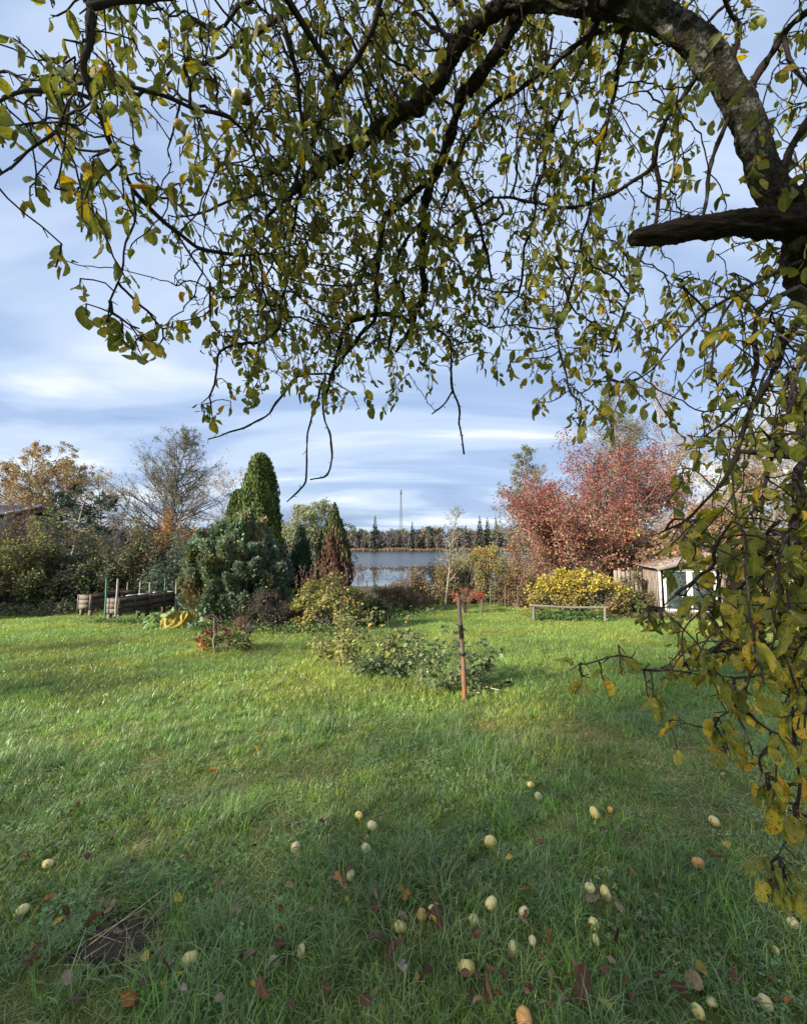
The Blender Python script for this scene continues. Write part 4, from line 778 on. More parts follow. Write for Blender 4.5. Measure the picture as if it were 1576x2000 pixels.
# ------------------------------------------------------------------ raspberry canes and tall leafy stems
CG = [(0.15, 0.20, 0.085), (0.19, 0.24, 0.11), (0.12, 0.165, 0.07)]; CYL = [(0.27, 0.27, 0.085), (0.22, 0.24, 0.08), (0.32, 0.27, 0.10), (0.15, 0.19, 0.07)]
def canes(label, px, py, half, H, nst, cols, leaf, perstem, lean=(0, 0), dead=0.1, name='leafy_canes'):
    b = G(px, py); t = thing(name, label, 'plant', b, 'leafy canes in the middle of the lawn'); gs = Geo(); g = Geo()
    p0 = b + np.c_[R.uniform(-1, 1, nst) * half, R.uniform(-0.7, 0.7, nst) * half * 0.7, np.full(nst, -0.02)]; Hs = H * R.uniform(0.4, 1.05, nst)
    d0 = nrm(np.c_[R.normal(lean[0], 0.13, nst), R.normal(lean[1], 0.13, nst), np.ones(nst)])
    sg, last = grow(p0, d0, Hs, np.full(nst, 0.0045), [dict(n=7, jit=0.09, tip=0.4)]); segs(gs, *sg[0], sides=4, col=(0.17, 0.15, 0.065)); gs.build('stems', BARK, t, kind='stuff')
    n = nst * perstem; PT, DR = last; i = R.integers(0, nst, n); tt = R.uniform(0.15, 1, n) ** 0.6 * 7; k = np.minimum(tt.astype(int), 6); fr = (tt - k)[:, None]; q = PT[i, k] * (1 - fr) + PT[i, k + 1] * fr
    th = R.uniform(0, 6.28, n); o_ = np.c_[np.cos(th), np.sin(th), R.uniform(-0.1, 0.5, n)]; pl = R.uniform(0.03, 0.10, n)[:, None]; e = q + nrm(o_) * pl; g2 = Geo(); segs(g2, q, e, 0.0016, 0.0012, 3, (0.16, 0.16, 0.06)); g2.build('leaf_stalks', BARK, t, kind='stuff')
    for kk in range(3):
        ang = (kk - 1) * 0.9; X = nrm(np.c_[np.cos(th + ang), np.sin(th + ang), R.uniform(-0.75, -0.05, n)]); F_ = rotmats(X, nrm(R.normal(0, 0.45, (n, 3)) + (0, 0, 1)))
        scatter(g, LEAF6, LEAF6F, e, F_, leaf * R.uniform(0.6, 1.25, n) * (1.15 if kk == 1 else 0.9), pick(cols, n, 0.2))
    g.build('foliage', FOL, t, kind='stuff'); return t
canes('tall pale yellow green cane clump in front of the yellowing shrub', 705, 1306, 0.46, 1.08, 18, CYL, 0.068, 15)
canes('yellowed lower canes at the left end of the lawn patch', 655, 1300, 0.30, 0.62, 14, CYL, 0.065, 18)
canes('upright green stems in the middle of the lawn patch', 800, 1300, 0.34, 0.80, 12, CG + CYL[:1], 0.075, 14)
canes('low dark green leaves at the foot of the tall canes', 740, 1322, 0.36, 0.36, 15, CG + [(0.07, 0.11, 0.045)], 0.075, 14)
canes('dense green raspberry canes right behind the wooden stake', 862, 1338, 0.36, 0.86, 13, CG, 0.07, 13, (0.05, 0))
canes('raspberry cane bending right with grey seed heads', 915, 1338, 0.12, 0.80, 4, CG, 0.085, 18, (0.55, 0))
canes('short green canes around the foot of the wooden stake', 880, 1350, 0.26, 0.36, 12, CG + [(0.10, 0.14, 0.06)], 0.06, 11)
canes('sparse yellow stems between the two green clumps', 765, 1308, 0.25, 0.55, 10, CYL, 0.06, 12)
# the stake and the stick on the ground
a = G(907, 1366); c = P(897, 1168, ((to_px(a)[0][2])) + 0.02)
k = np.linspace(0, 1, 26)[:, None]; pts = np.vstack((a - (0, 0, 0.1), a + (c - a) * k + np.c_[np.sin(k * 5) * 0.008, np.zeros((26, 1)), np.zeros((26, 1))]))
t = thing('wooden_stake', 'bark covered reddish brown wooden stake standing upright in the lawn', 'stake', a)
g = Geo(); tube(g, pts, np.r_[0.033, np.linspace(0.031, 0.021, 26) * (1 + 0.10 * R.normal(0, 1, 26))], 10, rough=0.05); g.build('post', STAKE, t)
for z0, z1 in ((0.62, 0.735), (0.355, 0.40), (0.54, 0.57)):
    g = Geo(); i0 = a + (c - a) * (1 - z0) ; g2 = Geo(); kk = np.linspace(1 - z1, 1 - z0, 5)[:, None]; kk = np.linspace(z0, z1, 5)[:, None] if z0 > 0.6 else kk
    tube(g, a + (c - a) * kk + np.c_[np.sin(kk * 5) * 0.008, np.zeros((5, 1)), np.zeros((5, 1))], 0.0315 - 0.006 * kk.ravel(), 10, (0.35, 0.3, 0.28), rough=0.08); g.build('dark_bark_patch', DEADW, t)
p0, p1 = G(922, 1350), G(998, 1340)
stick('fallen_branch', 'dark bare branch lying on the grass right of the stake', 'branch', p0 + (0, 0, 0.03), p1 + (0, 0, 0.05), 0.018, DEADW, 7, None, 0.1, 0.02)
for (x0, y0, x1, y1, lab) in ((918, 1348, 962, 1328, 'pale dry stalk leaning up over the dark fallen branch'), (918, 1350, 936, 1364, 'short pale dry stalk lying in front of the fallen branch'), (935, 1345, 975, 1358, 'thin straw coloured stalk crossing under the fallen branch')):
    stick('dry_stalk', lab, 'stalk', G(x0, y0) + (0, 0, 0.03), G(x1, y1) + (0, 0, 0.06), 0.006, WPOLE, 5, 'dry stalks by the stake')
# ------------------------------------------------------------------ raised planters and poles
def planter(label, A, axis, L, Wd, z0, z1, nlegs, group='raised garden planters'):
    A = np.asarray(A, float); ax = nrm(np.array((*axis, 0.0))); sd = np.array((-ax[1], ax[0], 0)); up = np.array((0, 0, 1.0)); fr = np.stack((ax, sd, up))
    t = thing('raised_planter', label, 'planter', A, group); c = A + ax * L / 2 + sd * Wd / 2; gz = lambda p: float(tz(p[0], p[1]))
    zs = A[2] + z0; hh = (z1 - z0) / 3
    for s in (0, 1):
        for k in range(3):
            for h in range(2):
                ln = L / 2; g = Geo(); cc = A + ax * (ln * (h + 0.5)) + sd * (s * Wd + (-0.013 if s == 0 else 0.013)); cc[2] = zs + hh * (k + 0.5) + R.normal(0, 0.006) + (0.01 * h)
                box(g, cc, (ln / 2 - 0.006, 0.012, hh / 2 - 0.006), fr, (1, 1, 1), 0.004); g.build('plank', WDARK, t)  # darker wood, the shade of the long sides put into its colour
    for e in (0, 1):
        for k in range(3):
            g = Geo(); cc = A + ax * (e * L + (0.013 if e == 0 else -0.013)) + sd * Wd / 2; cc[2] = zs + hh * (k + 0.5); box(g, cc, (0.012, Wd / 2 - 0.028, hh / 2 - 0.006), fr, (1, 1, 1), 0.004); g.build('end_plank', WGREY, t)  # paler wood puts the sunlight on the ends into the colour
    for s in (0, 1):
        for k in range(5):
            g = Geo(); cc = A + ax * (0.04 + (L - 0.08) * k / 4) + sd * (s * Wd + (-0.043 if s == 0 else 0.043)); cc[2] = zs + 1.5 * hh; box(g, cc, (0.03, 0.015, 1.5 * hh + 0.01), fr, (1, 1, 1), 0.003); g.build('batten', WGREY if k == 0 else WDARK, t)  # first batten in the painted sunlit tone, the others in the shaded one
        for zz in (0.42, 0.98):
            g = Geo(); cc = A + ax * L / 2 + sd * (s * Wd + (-0.046 if s == 0 else 0.046)); cc[2] = zs + hh * 3 * (zz if zz < 0.9 else 0.06); box(g, cc, (L / 2 - 0.01, 0.019, 0.018), fr, (1, 1, 1), 0.003); g.build('side_rail', WDARK, t)
    for k in range(nlegs):
        for s in (0.06, 0.94):
            g = Geo(); cc = A + ax * (0.12 + (L - 0.24) * k / (nlegs - 1)) + sd * Wd * s; z_ = gz(cc) - 0.05; cc[2] = (z_ + zs - 0.002) / 2; box(g, cc, (0.05, 0.04, (zs - 0.002 - z_) / 2), fr, (1, 1, 1), 0.004); g.build('leg', WGREY if k == 0 else WDARK, t)  # first legs carry the painted sunlit tone, the rest the shaded one
    g = Geo(); cc = c.copy(); cc[2] = zs + 2.2 * hh; box(g, cc, (L / 2 - 0.04, Wd / 2 - 0.03, 0.02), fr, (1, 1, 1), 0.004); g.build('soil', SOIL, t)
    return t, ax, sd, zs + 3 * hh
A1 = at(240, 12.0); A1[2] = float(tz(A1[0], A1[1])); B1 = at(353, 14.0); v = (B1 - A1)[:2]
t1, ax1, sd1, zt1 = planter('nearer dark wooden planter on legs with sunlight painted on its left end board', A1, v, float(np.hypot(*v)), 0.46, 0.24, 0.70, 3)
A2 = at(186, 13.4); B2 = at(297, 15.6); v2 = (B2 - A2)[:2]
t2, ax2, sd2, zt2 = planter('rear dark wooden planter on legs behind the first one, nearer the hedge', A2, v2, float(np.hypot(*v2)), 0.46, 0.26, 0.74, 3)
for dx, ln in ((0.62, 0.32), (0.98, 0.36), (1.55, 0.30)):
    g = Geo(); cc = A1 + ax1 * dx + sd1 * 0.2; cc[2] = zt1 + 0.03; box(g, cc, (ln / 2, 0.05, 0.01), np.stack((ax1, sd1, (0, 0, 1.0))) @ np.array(Matrix.Rotation(R.normal(0, 0.25), 3, 'Z')), (1, 1, 1), 0.01)
    o = g.build('loose_board', WPAINT, None, cc - (0, 0, 0.02)); props(o, {0.62: 'pale loose board lying at the left part of the nearer planter', 0.98: 'longest white loose board lying across the middle of the nearer planter', 1.55: 'white loose board resting toward the right end of the nearer planter'}[dx], 'board', 'loose boards on the planter')
def pole(px, ptop, pbot, Y, mat, lab, r=0.022):
    b = at(px, Y); zt = hz(ptop, Y); zb = min(hz(pbot, Y), b[2]) if pbot else b[2]
    stick('garden_pole', lab, 'pole', (b[0], b[1], b[2] - 0.1), (b[0] + R.normal(0, 0.02), b[1], zt), r, mat, 8, 'poles around the planters', 0.02, 0.006)
pole(219, 1129, 0, 12.05, GPOLE, 'green pole at the left corner of the nearer planter')
pole(239, 1130, 0, 11.88, WPOLE, 'pale square pole at the front corner of the nearer planter', 0.03)
pole(258, 1136, 0, 15.2, WPOLE, 'short thin pale pole leaning behind the rear planter')
pole(283.5, 1136, 0, 14.9, WPOLE, 'left one of two pale poles close together behind the nearer planter', 0.028)
pole(302, 1136, 0, 14.6, WPOLE, 'right one of two pale poles close together behind the nearer planter', 0.028)
pole(330.5, 1128, 0, 14.25, GPOLE, 'green pole near the right end of the planters')
pole(353, 1130, 0, 13.85, WPOLE, 'tall pale pole at the right end of the nearer planter', 0.03)
b = at(376, 12.9); stick('garden_pole', 'thin brown crooked stick beside the juniper, right of the planters', 'pole', b - (0, 0, 0.1), (b[0] - 0.08, b[1], hz(1128, 12.9)), 0.016, DEADW, 6, None, 0.08, 0.02)
# ------------------------------------------------------------------ wooden rail, board fence, thin fence posts
b0, b1 = at(1036, 12.1), at(1172, 11.9); t = thing('wooden_rail', 'low grey wooden rail on two posts in front of the yellow bush', 'rail', b0)
z0, z1 = hz(1180, 12.1), hz(1184, 11.9)
for bb, zz in ((b0, z0), (b1, z1)):
    g = Geo(); tube(g, [bb - (0, 0, 0.1), bb + (0, 0, 0.2), (bb[0] + 0.01, bb[1], zz - 0.012)], (0.04, 0.038, 0.036), 9, rough=0.04); g.build('post', WGREY, t)
g = Geo(); tube(g, [(b0[0] - 0.06, b0[1], z0), ((b0[0] + b1[0]) / 2, b0[1] - 0.1, (z0 + z1) / 2 - 0.03), (b1[0] + 0.06, b1[1], z1)], (0.036, 0.034, 0.036), 9, rough=0.04); g.build('bar', WGREY, t)
b = at(1222, 16.8); t = thing('board_fence', 'light brown upright board fence between the yellow bush and the shed', 'fence', b)
for k, px in enumerate(range(1196, 1262, 8)):
    q = at(px, 16.8); zt = hz(1114, 16.8) + R.normal(0, 0.05); g = Geo(); box(g, (q[0], q[1] + R.normal(0, 0.01), (q[2] + zt) / 2), (0.083, 0.012, (zt - q[2]) / 2), None, (1, 1, 1), 0.006); g.build('board', WVERT, t)
for zz in (0.4, 1.5):
    g = Geo(); q0, q1 = at(1192, 16.85), at(1264, 16.85); beam(g, q0 + (0, 0, zz), q1 + (0, 0, zz), 0.04, 0.08); g.build('rail', WVERT, t)
b = at(975, 16.4); t = thing('wire_fence', 'sagging thin wire fence on dark posts in front of the willow shrubs', 'fence', b)
pp = [at(px, 16.4) for px in (938, 954, 982, 1006, 1030)]
for q in pp:
    g = Geo(); tube(g, [q - (0, 0, 0.1), q + (0.02, 0, 0.95)], (0.028, 0.024), 6, rough=0.05, col=BK['dark']); g.build('post', BARK, t)
for zz in (0.25, 0.55, 0.85):
    g = Geo(); segs(g, [q + (0, 0, zz) for q in pp[:-1]], [q + (0, 0, zz - 0.02) for q in pp[1:]], 0.004, 0.004, 4, (0.12, 0.11, 0.1)); g.build('wire', BARK, t)
# ------------------------------------------------------------------ shed
Y0 = 14.3; A = at(1283, Y0); A[2] = -0.92; fx = nrm(np.array((0.958, -0.287, 0))); fy = np.array((-fx[1], fx[0], 0)); up = np.array((0, 0, 1.0)); FR = np.stack((fx, fy, up))
Wd, Dp = 1.95, 2.1; zl, zr_ = hz(1108, Y0) - A[2], hz(1086, Y0) - A[2] + 0.1
t = thing('garden_shed', 'small weathered wooden shed with white framed windows and leaf strewn sloping roof', 'shed', A)
L3 = lambda x, y, z: A + fx * x + fy * y + up * z
roofz = lambda x: zl + (zr_ - zl) * x / Wd
n = 14
wx0, wx1, wz0, wz1 = 0.06, Wd - 0.26, 0.16, 1.60
for k in range(n):       # gable boards above the window and at the right of it
    x0, x1 = Wd * k / n, Wd * (k + 1) / n; xm = (x0 + x1) / 2; lo = wz1 + 0.06 if xm < wx1 + 0.08 else 0.05; hi = roofz(xm) - 0.02
    g = Geo(); box(g, L3(xm, R.normal(0, 0.003), (lo + hi) / 2), ((x1 - x0) / 2 - 0.005, 0.012, (hi - lo) / 2), FR, (1, 1, 1), 0.003); g.build('board', WBROWN, t)
n = 12
for k in range(n):       # side facing the garden
    y0, y1 = Dp * k / n, Dp * (k + 1) / n; hi = zl - 0.02; g = Geo(); box(g, L3(R.normal(0, 0.003) - 0.012, (y0 + y1) / 2 + 0.013, hi / 2 - 0.02), (0.012, (y1 - y0) / 2 - 0.005, hi / 2 + 0.02), FR, (1, 1, 1), 0.003); g.build('side_board', WVERT, t)
for (x, y, w_) in ((Wd + 0.012, Dp / 2, Dp), ): 
    g = Geo(); box(g, L3(x, y, zr_ / 2 - 0.06), (0.012, Dp / 2, zr_ / 2 - 0.04), FR); g.build('end_wall', WBROWN, t)
g = Geo(); box(g, L3(Wd / 2, Dp + 0.03, zl / 2), (Wd / 2, 0.012, zl / 2 - 0.02), FR); g.build('back_wall', WDARK, t)
g = Geo(); box(g, L3(Wd / 2, Dp / 2, 0.03), (Wd / 2 - 0.03, Dp / 2 - 0.03, 0.03), FR); g.build('floor', WDARK, t)
# windows: two sashes in one white frame
wm_ = (wx0 + wx1) / 2
for (x0, x1) in ((wx0, wm_), (wm_, wx1)):
    g = Geo()
    for xx in (x0 + 0.045, x1 - 0.045): box(g, L3(xx, -0.03, (wz0 + wz1) / 2), (0.043, 0.028, (wz1 - wz0) / 2), FR, (1, 1, 1), 0.002)
    box(g, L3((x0 + x1) / 2, -0.03, wz0 + 0.03), ((x1 - x0) / 2 - 0.09, 0.026, 0.028), FR); box(g, L3((x0 + x1) / 2, -0.03, wz1 - 0.02), ((x1 - x0) / 2 - 0.09, 0.026, 0.018), FR)
    wo = g.build('window', WPAINT, t); LOC[wo.name] = LOC[t.name]
    g = Geo(); box(g, L3((x0 + x1) / 2, -0.02, (wz0 + wz1) / 2), ((x1 - x0) / 2 - 0.088, 0.003, (wz1 - wz0) / 2 - 0.05), FR); g.build('pane', GLASS, wo)
g = Geo(); box(g, L3(wm_, -0.045, wz0 - 0.035), ((wx1 - wx0) / 2 + 0.04, 0.06, 0.03), FR, (1, 1, 1), 0.003); g.build('sill', WGREY, t)
g = Geo(); box(g, L3(wm_, -0.035, wz1 + 0.03), ((wx1 - wx0) / 2 + 0.04, 0.035, 0.025), FR, (1, 1, 1), 0.003); g.build('lintel', WGREY, t)
g = Geo(); box(g, L3(-0.045, -0.02, zl / 2 - 0.05), (0.03, 0.03, zl / 2 - 0.0), FR); g.build('corner_post', WPAINT, t)
s0, s1 = L3(-0.22, -0.28, roofz(-0.22) + 0.02), L3(Wd + 0.15, -0.28, roofz(Wd + 0.15) + 0.02); rd = nrm(s1 - s0); rn = np.cross(rd, fy) ; rn = rn if rn[2] > 0 else -rn
g = Geo(); box(g, (s0 + s1) / 2 + fy * (Dp / 2 + 0.28) + rn * 0.02, (np.linalg.norm(s1 - s0) / 2, Dp / 2 + 0.3, 0.02), np.stack((rd, fy, rn)), (1, 1, 1), 0.006); g.build('roof', FELT, t)
g = Geo(); box(g, (s0 + s1) / 2 - fy * 0.036 + rn * -0.01, (np.linalg.norm(s1 - s0) / 2, 0.014, 0.055), np.stack((rd, fy, rn)), (1, 1, 1), 0.004); g.build('fascia', WGREY, t)
g = Geo(); q = L3(0.35, 0.4, 0.28); box(g, q, (0.14, 0.12, 0.12), FR, (0.5, 0.62, 0.66), 0.02); 
o = g.build('storage_box', WPAINT, None, q - (0, 0, 0.12)); props(o, 'pale blue grey box standing behind the left shed window', 'box')
g = Geo(); k = 520; u, w_ = R.uniform(0, 1, k), R.uniform(0, 1, k); pos = s0 + (s1 - s0) * u[:, None] + fy * (w_ * (Dp + 0.5))[:, None] + rn * R.uniform(0.045, 0.10, k)[:, None]
add_leaves(g, pos, nrm(R.normal(0, 1, (k, 3)) * (1, 1, 0.3)), 0.085, RUST + [(0.42, 0.10, 0.06), (0.3, 0.27, 0.2)]); o = g.build('roof_leaf_litter', FALL, kind='stuff')
# aerial over the trees at the right
b = at(1402, 33); t = thing('aerial_pole', 'thin television aerial on a pole above the right hand trees', 'aerial', b); zt = hz(703, 33)
g = Geo(); segs(g, [b], [(b[0], b[1], zt)], [0.04], [0.025], 6, (0.3, 0.32, 0.36)); g.build('pole', METAL, t)
for dz, ln in ((0.25, 0.55), (0.75, 0.4), (1.05, 0.3)):
    g = Geo(); segs(g, [(b[0] - ln, b[1], zt - dz)], [(b[0] + ln * 0.6, b[1], zt - dz + 0.12)], [0.03], [0.03], 4); g.build('antenna_bar', METAL, t)
# unseen open crowned trees, added to cast broken shade on near lawn and hedge
for i, (x, y, h_) in enumerate(((-19.5, -5.6, 8.6), (-15.4, -6.3, 9.0), (-11.6, -5.8, 8.5), (-8.2, -6.4, 9.0), (-4.8, -6.2, 8.6), (-1.6, -6.6, 8.7), (-23.5, -5.0, 9.2))):
    tree('added_shade_tree', ('added autumn shade tree behind the viewpoint, third from the left end of the row', 'thick crowned added autumn shade tree behind the viewpoint, fourth in the row', 'added autumn shade tree in the middle of the row behind the viewpoint', 'added autumn shade tree right of the middle of the row behind the viewpoint', 'added autumn shade tree behind the viewpoint, second from the right end', 'added autumn shade tree behind the viewpoint at the right end of the row', 'added autumn shade tree behind the viewpoint, second from the left end')[i], 'tree', (x, y, 0.0), h_,
         [dict(n=7, jit=0.08, m=22, t0=0.16, ang=52, lr=0.34, rr=0.42, shape=lambda t: 1.15 - 0.6 * t), dict(n=5, jit=0.15, m=8, ang=42, lr=0.5, rr=0.5), dict(n=3, jit=0.2)], 0.15, BK['grey'], dict(n=1900, size=0.21, cols=[(0.20, 0.20, 0.06), (0.30, 0.24, 0.06)], spread=0.3), group='row of added shade trees behind the viewpoint')
for i, (x, y, h_, w_) in enumerate(((-24.5, 5.6, 6.4, 2.4), (-20.5, 10.0, 5.6, 2.2))):  # unseen trees added to throw shade on the left hedge
    shrub('added_shade_tree', ('added dense green shade tree left of the view, farther from the hedge', 'added dense green shade tree left of the view, closest to the hedge end')[i], 'tree', (x, y, float(tz(x, y))), (w_, w_, h_), 2400, 0.28, [(0.10, 0.13, 0.045), (0.14, 0.15, 0.05)], clumps=44, bottom=0.12, group='added shade trees left of the view', twigs=False)
# ------------------------------------------------------------------ the old apple tree overhead
def PW(x, y, r, w): return np.array((*P(x, y, r), w * 0.5 * r / F / (1 + ((x - CX) ** 2 + (y - CY) ** 2) / F ** 2) ** 0.40))      # guide point: place and radius from its width in the picture
FORK = PW(1560, 440, 1.5, 84)
TB = np.array((2.18, 1.55, 0.0))
TREE = thing('apple_tree', 'huge old apple tree with lichen crusted limbs hanging over the view', 'tree', TB)
trunk = [np.array((2.20, 1.57, -0.15, 0.19)), np.array((2.17, 1.55, 0.5, 0.15)), np.array((2.14, 1.53, 1.4, 0.135)), np.array((1.98, 1.51, 2.3, 0.12)), np.array((1.72, 1.50, 2.72, 0.10)), FORK,
         PW(1496, 345, 1.5, 74), PW(1446, 210, 1.53, 70), PW(1385, 112, 1.58, 70), PW(1310, 45, 1.63, 70), PW(1200, 8, 1.70, 66), PW(1085, -8, 1.78, 58), PW(990, 0, 1.86, 50)]
Gd = {}
def guide(key, *pts): Gd[key] = [PW(*p) for p in pts]
guide('a', (1010, -8, 1.85, 52), (950, 35, 1.9, 46), (890, 95, 1.95, 46), (850, 165, 2.0, 42), (800, 212, 2.05, 37), (735, 258, 2.1, 33), (665, 305, 2.15, 29), (598, 352, 2.2, 24), (556, 392, 2.25, 11), (512, 440, 2.3, 7), (470, 520, 2.35, 5))
guide('b', (1030, -5, 1.84, 40), (985, 70, 1.92, 36), (940, 140, 2.0, 32), (905, 190, 2.1, 28), (885, 250, 2.2, 26), (862, 315, 2.3, 23), (838, 360, 2.38, 20), (828, 420, 2.45, 18), (827, 500, 2.5, 16), (826, 580, 2.55, 14), (812, 605, 2.57, 13), (803, 640, 2.6, 9), (775, 690, 2.65, 5))
guide('c', (760, -60, 1.45, 20), (745, -10, 1.48, 18), (725, 60, 1.52, 16), (690, 125, 1.58, 15), (650, 180, 1.65, 13), (620, 250, 1.75, 10), (588, 330, 1.9, 8), (560, 410, 2.0, 6), (530, 520, 2.1, 4))
guide('d', (525, -60, 1.35, 22), (540, 20, 1.38, 20), (560, 80, 1.42, 17), (582, 165, 1.5, 14), (594, 250, 1.6, 10), (592, 340, 1.75, 8), (575, 430, 1.9, 7), (560, 520, 2.0, 6), (545, 640, 2.1, 4))
guide('e', (300, -190, 1.1, 34), (215, -110, 1.02, 30), (172, -20, 1.0, 26), (172, 60, 1.0, 24), (168, 125, 1.02, 20), (182, 190, 1.05, 18), (200, 255, 1.1, 14), (222, 310, 1.15, 12), (258, 368, 1.2, 11), (300, 415, 1.25, 10), (345, 452, 1.3, 9), (395, 492, 1.38, 9), (460, 505, 1.45, 6), (530, 500, 1.5, 4))
guide('e2', (172, 15, 1.0, 22), (230, 2, 1.02, 20), (300, 2, 1.06, 16), (390, -20, 1.1, 12))
guide('f', (182, 195, 1.05, 12), (150, 183, 1.02, 13), (100, 178, 0.98, 13), (50, 180, 0.95, 11), (0, 195, 0.92, 9), (-60, 230, 0.9, 7))
guide('g', (175, 155, 1.05, 12), (225, 168, 1.1, 12), (285, 178, 1.18, 11), (340, 192, 1.26, 10), (400, 215, 1.34, 9), (455, 235, 1.4, 8), (500, 300, 1.5, 6), (520, 400, 1.6, 5))
guide('h', (165, 205, 1.03, 9), (140, 230, 0.99, 9), (95, 262, 0.96, 8), (50, 292, 0.94, 7), (25, 325, 0.92, 6), (-10, 350, 0.9, 4))
guide('i', (140, 190, 1.0, 8), (132, 250, 1.0, 7), (120, 320, 1.0, 6), (100, 365, 1.0, 5))
guide('j', (258, 368, 1.2, 8), (262, 420, 1.22, 6), (245, 480, 1.22, 5), (240, 530, 1.22, 5), (218, 590, 1.22, 4))
guide('k', (345, 455, 1.3, 5), (370, 490, 1.34, 5), (415, 548, 1.38, 3))
guide('l', (1445, 205, 1.53, 24), (1475, 150, 1.5, 23), (1510, 95, 1.47, 22), (1550, 50, 1.42, 20), (1620, 0, 1.35, 18))
guide('m', (1530, 72, 1.44, 14), (1552, 120, 1.42, 13), (1590, 190, 1.38, 10))
guide('n', (1528, 345, 1.48, 26), (1545, 300, 1.46, 22), (1570, 240, 1.42, 20), (1610, 170, 1.36, 18))
guide('o', (1448, 210, 1.55, 14), (1432, 120, 1.52, 14), (1445, 60, 1.5, 14), (1428, 25, 1.48, 12), (1390, -30, 1.45, 10))
guide('p', (1380, 110, 1.6, 16), (1345, 180, 1.66, 16), (1300, 240, 1.72, 15), (1283, 290, 1.76, 14), (1280, 325, 1.8, 14), (1240, 345, 1.84, 12), (1200, 375, 1.88, 11), (1150, 395, 1.92, 10), (1100, 405, 1.96, 8), (1040, 395, 2.0, 7), (960, 385, 2.05, 5))
guide('q', (1280, 325, 1.8, 11), (1286, 370, 1.8, 11), (1278, 430, 1.8, 9), (1255, 500, 1.82, 6), (1225, 580, 1.84, 5), (1190, 690, 1.86, 4))
guide('r', (1425, 225, 1.55, 12), (1400, 290, 1.56, 11), (1385, 340, 1.56, 10), (1372, 420, 1.56, 9))
guide('s', (1300, 30, 1.64, 22), (1235, 50, 1.74, 18), (1160, 70, 1.84, 15), (1085, 120, 1.94, 14), (1015, 170, 2.04, 12), (950, 220, 2.12, 10), (900, 300, 2.2, 8), (870, 390, 2.3, 6))
guide('t', (1190, -5, 1.72, 18), (1150, 90, 1.84, 15), (1110, 180, 1.96, 12), (1075, 270, 2.06, 10), (1050, 370, 2.16, 8), (1030, 470, 2.24, 6), (1010, 580, 2.3, 5))
guide('u', (1240, 5, 1.68, 18), (1215, 110, 1.8, 14), (1190, 210, 1.9, 11), (1165, 320, 1.96, 9), (1145, 430, 2.0, 7), (1120, 540, 2.04, 6), (1085, 660, 2.08, 5), (1120, 770, 2.1, 4))
guide('v', (868, 300, 2.28, 12), (895, 350, 2.32, 11), (920, 400, 2.36, 10), (940, 460, 2.4, 7), (960, 540, 2.44, 5))
guide('w', (840, 352, 2.36, 13), (800, 385, 2.4, 12), (755, 420, 2.44, 13), (742, 470, 2.48, 11), (735, 550, 2.52, 10), (735, 610, 2.55, 9), (700, 660, 2.58, 8), (655, 720, 2.6, 7), (640, 770, 2.62, 5))
guide('x', (803, 630, 2.58, 10), (775, 618, 2.56, 10), (745, 612, 2.55, 10), (690, 630, 2.54, 8), (660, 680, 2.54, 7), (650, 740, 2.54, 5))
guide('y', (828, 430, 2.45, 10), (790, 470, 2.46, 9), (770, 540, 2.48, 9), (790, 580, 2.5, 8), (770, 610, 2.52, 8), (760, 680, 2.54, 6))
guide('z', (640, 730, 2.6, 5), (585, 735, 2.58, 5), (555, 770, 2.56, 5), (520, 812, 2.54, 4), (470, 838, 2.52, 4), (407, 858, 2.5, 2.5))
guide('za', (628, 750, 2.6, 5), (606, 825, 2.58, 4), (601, 880, 2.57, 4), (600, 935, 2.56, 4), (585, 958, 2.55, 4), (560, 980, 2.54, 3))
guide('zb', (630, 745, 2.6, 5), (634, 810, 2.6, 4), (648, 868, 2.6, 4), (645, 908, 2.6, 4), (632, 932, 2.6, 4), (605, 936, 2.58, 3))
guide('zc', (812, 600, 2.56, 8), (838, 630, 2.55, 6), (875, 665, 2.54, 5), (880, 720, 2.54, 5), (884, 765, 2.54, 5), (895, 800, 2.53, 4), (905, 888, 2.52, 3.5))
guide('zd', (884, 762, 2.54, 4), (868, 790, 2.54, 3.5), (843, 808, 2.54, 3))
# right hand curtain of branches
guide('ra', (1600, 440, 1.42, 30), (1590, 560, 1.36, 22), (1540, 660, 1.34, 16), (1490, 760, 1.34, 13), (1455, 830, 1.34, 11), (1425, 900, 1.34, 9), (1390, 960, 1.34, 7), (1350, 1005, 1.34, 5), (1290, 1045, 1.34, 3))
guide('rb', (1560, 560, 1.36, 16), (1490, 600, 1.42, 13), (1470, 660, 1.44, 12), (1475, 730, 1.44, 10), (1440, 800, 1.45, 6), (1380, 850, 1.46, 4))
guide('rc', (1640, 900, 1.25, 22), (1570, 900, 1.24, 20), (1556, 980, 1.22, 20), (1552, 1060, 1.2, 20), (1562, 1160, 1.18, 16), (1600, 1300, 1.15, 12))
guide('rd', (1560, 1010, 1.22, 14), (1510, 1090, 1.22, 10), (1450, 1140, 1.23, 8), (1400, 1190, 1.24, 6), (1345, 1190, 1.25, 4))
guide('re', (1620, 1130, 1.15, 24), (1545, 1190, 1.14, 18), (1490, 1215, 1.14, 15), (1430, 1255, 1.13, 13), (1380, 1280, 1.12, 11), (1330, 1300, 1.12, 9), (1280, 1304, 1.11, 7), (1240, 1306, 1.1, 5), (1225, 1282, 1.1, 4), (1195, 1276, 1.1, 3.5), (1150, 1296, 1.1, 3))
guide('rf', (1545, 1190, 1.14, 10), (1470, 1180, 1.16, 8), (1400, 1190, 1.18, 6), (1330, 1160, 1.2, 5), (1290, 1190, 1.2, 3))
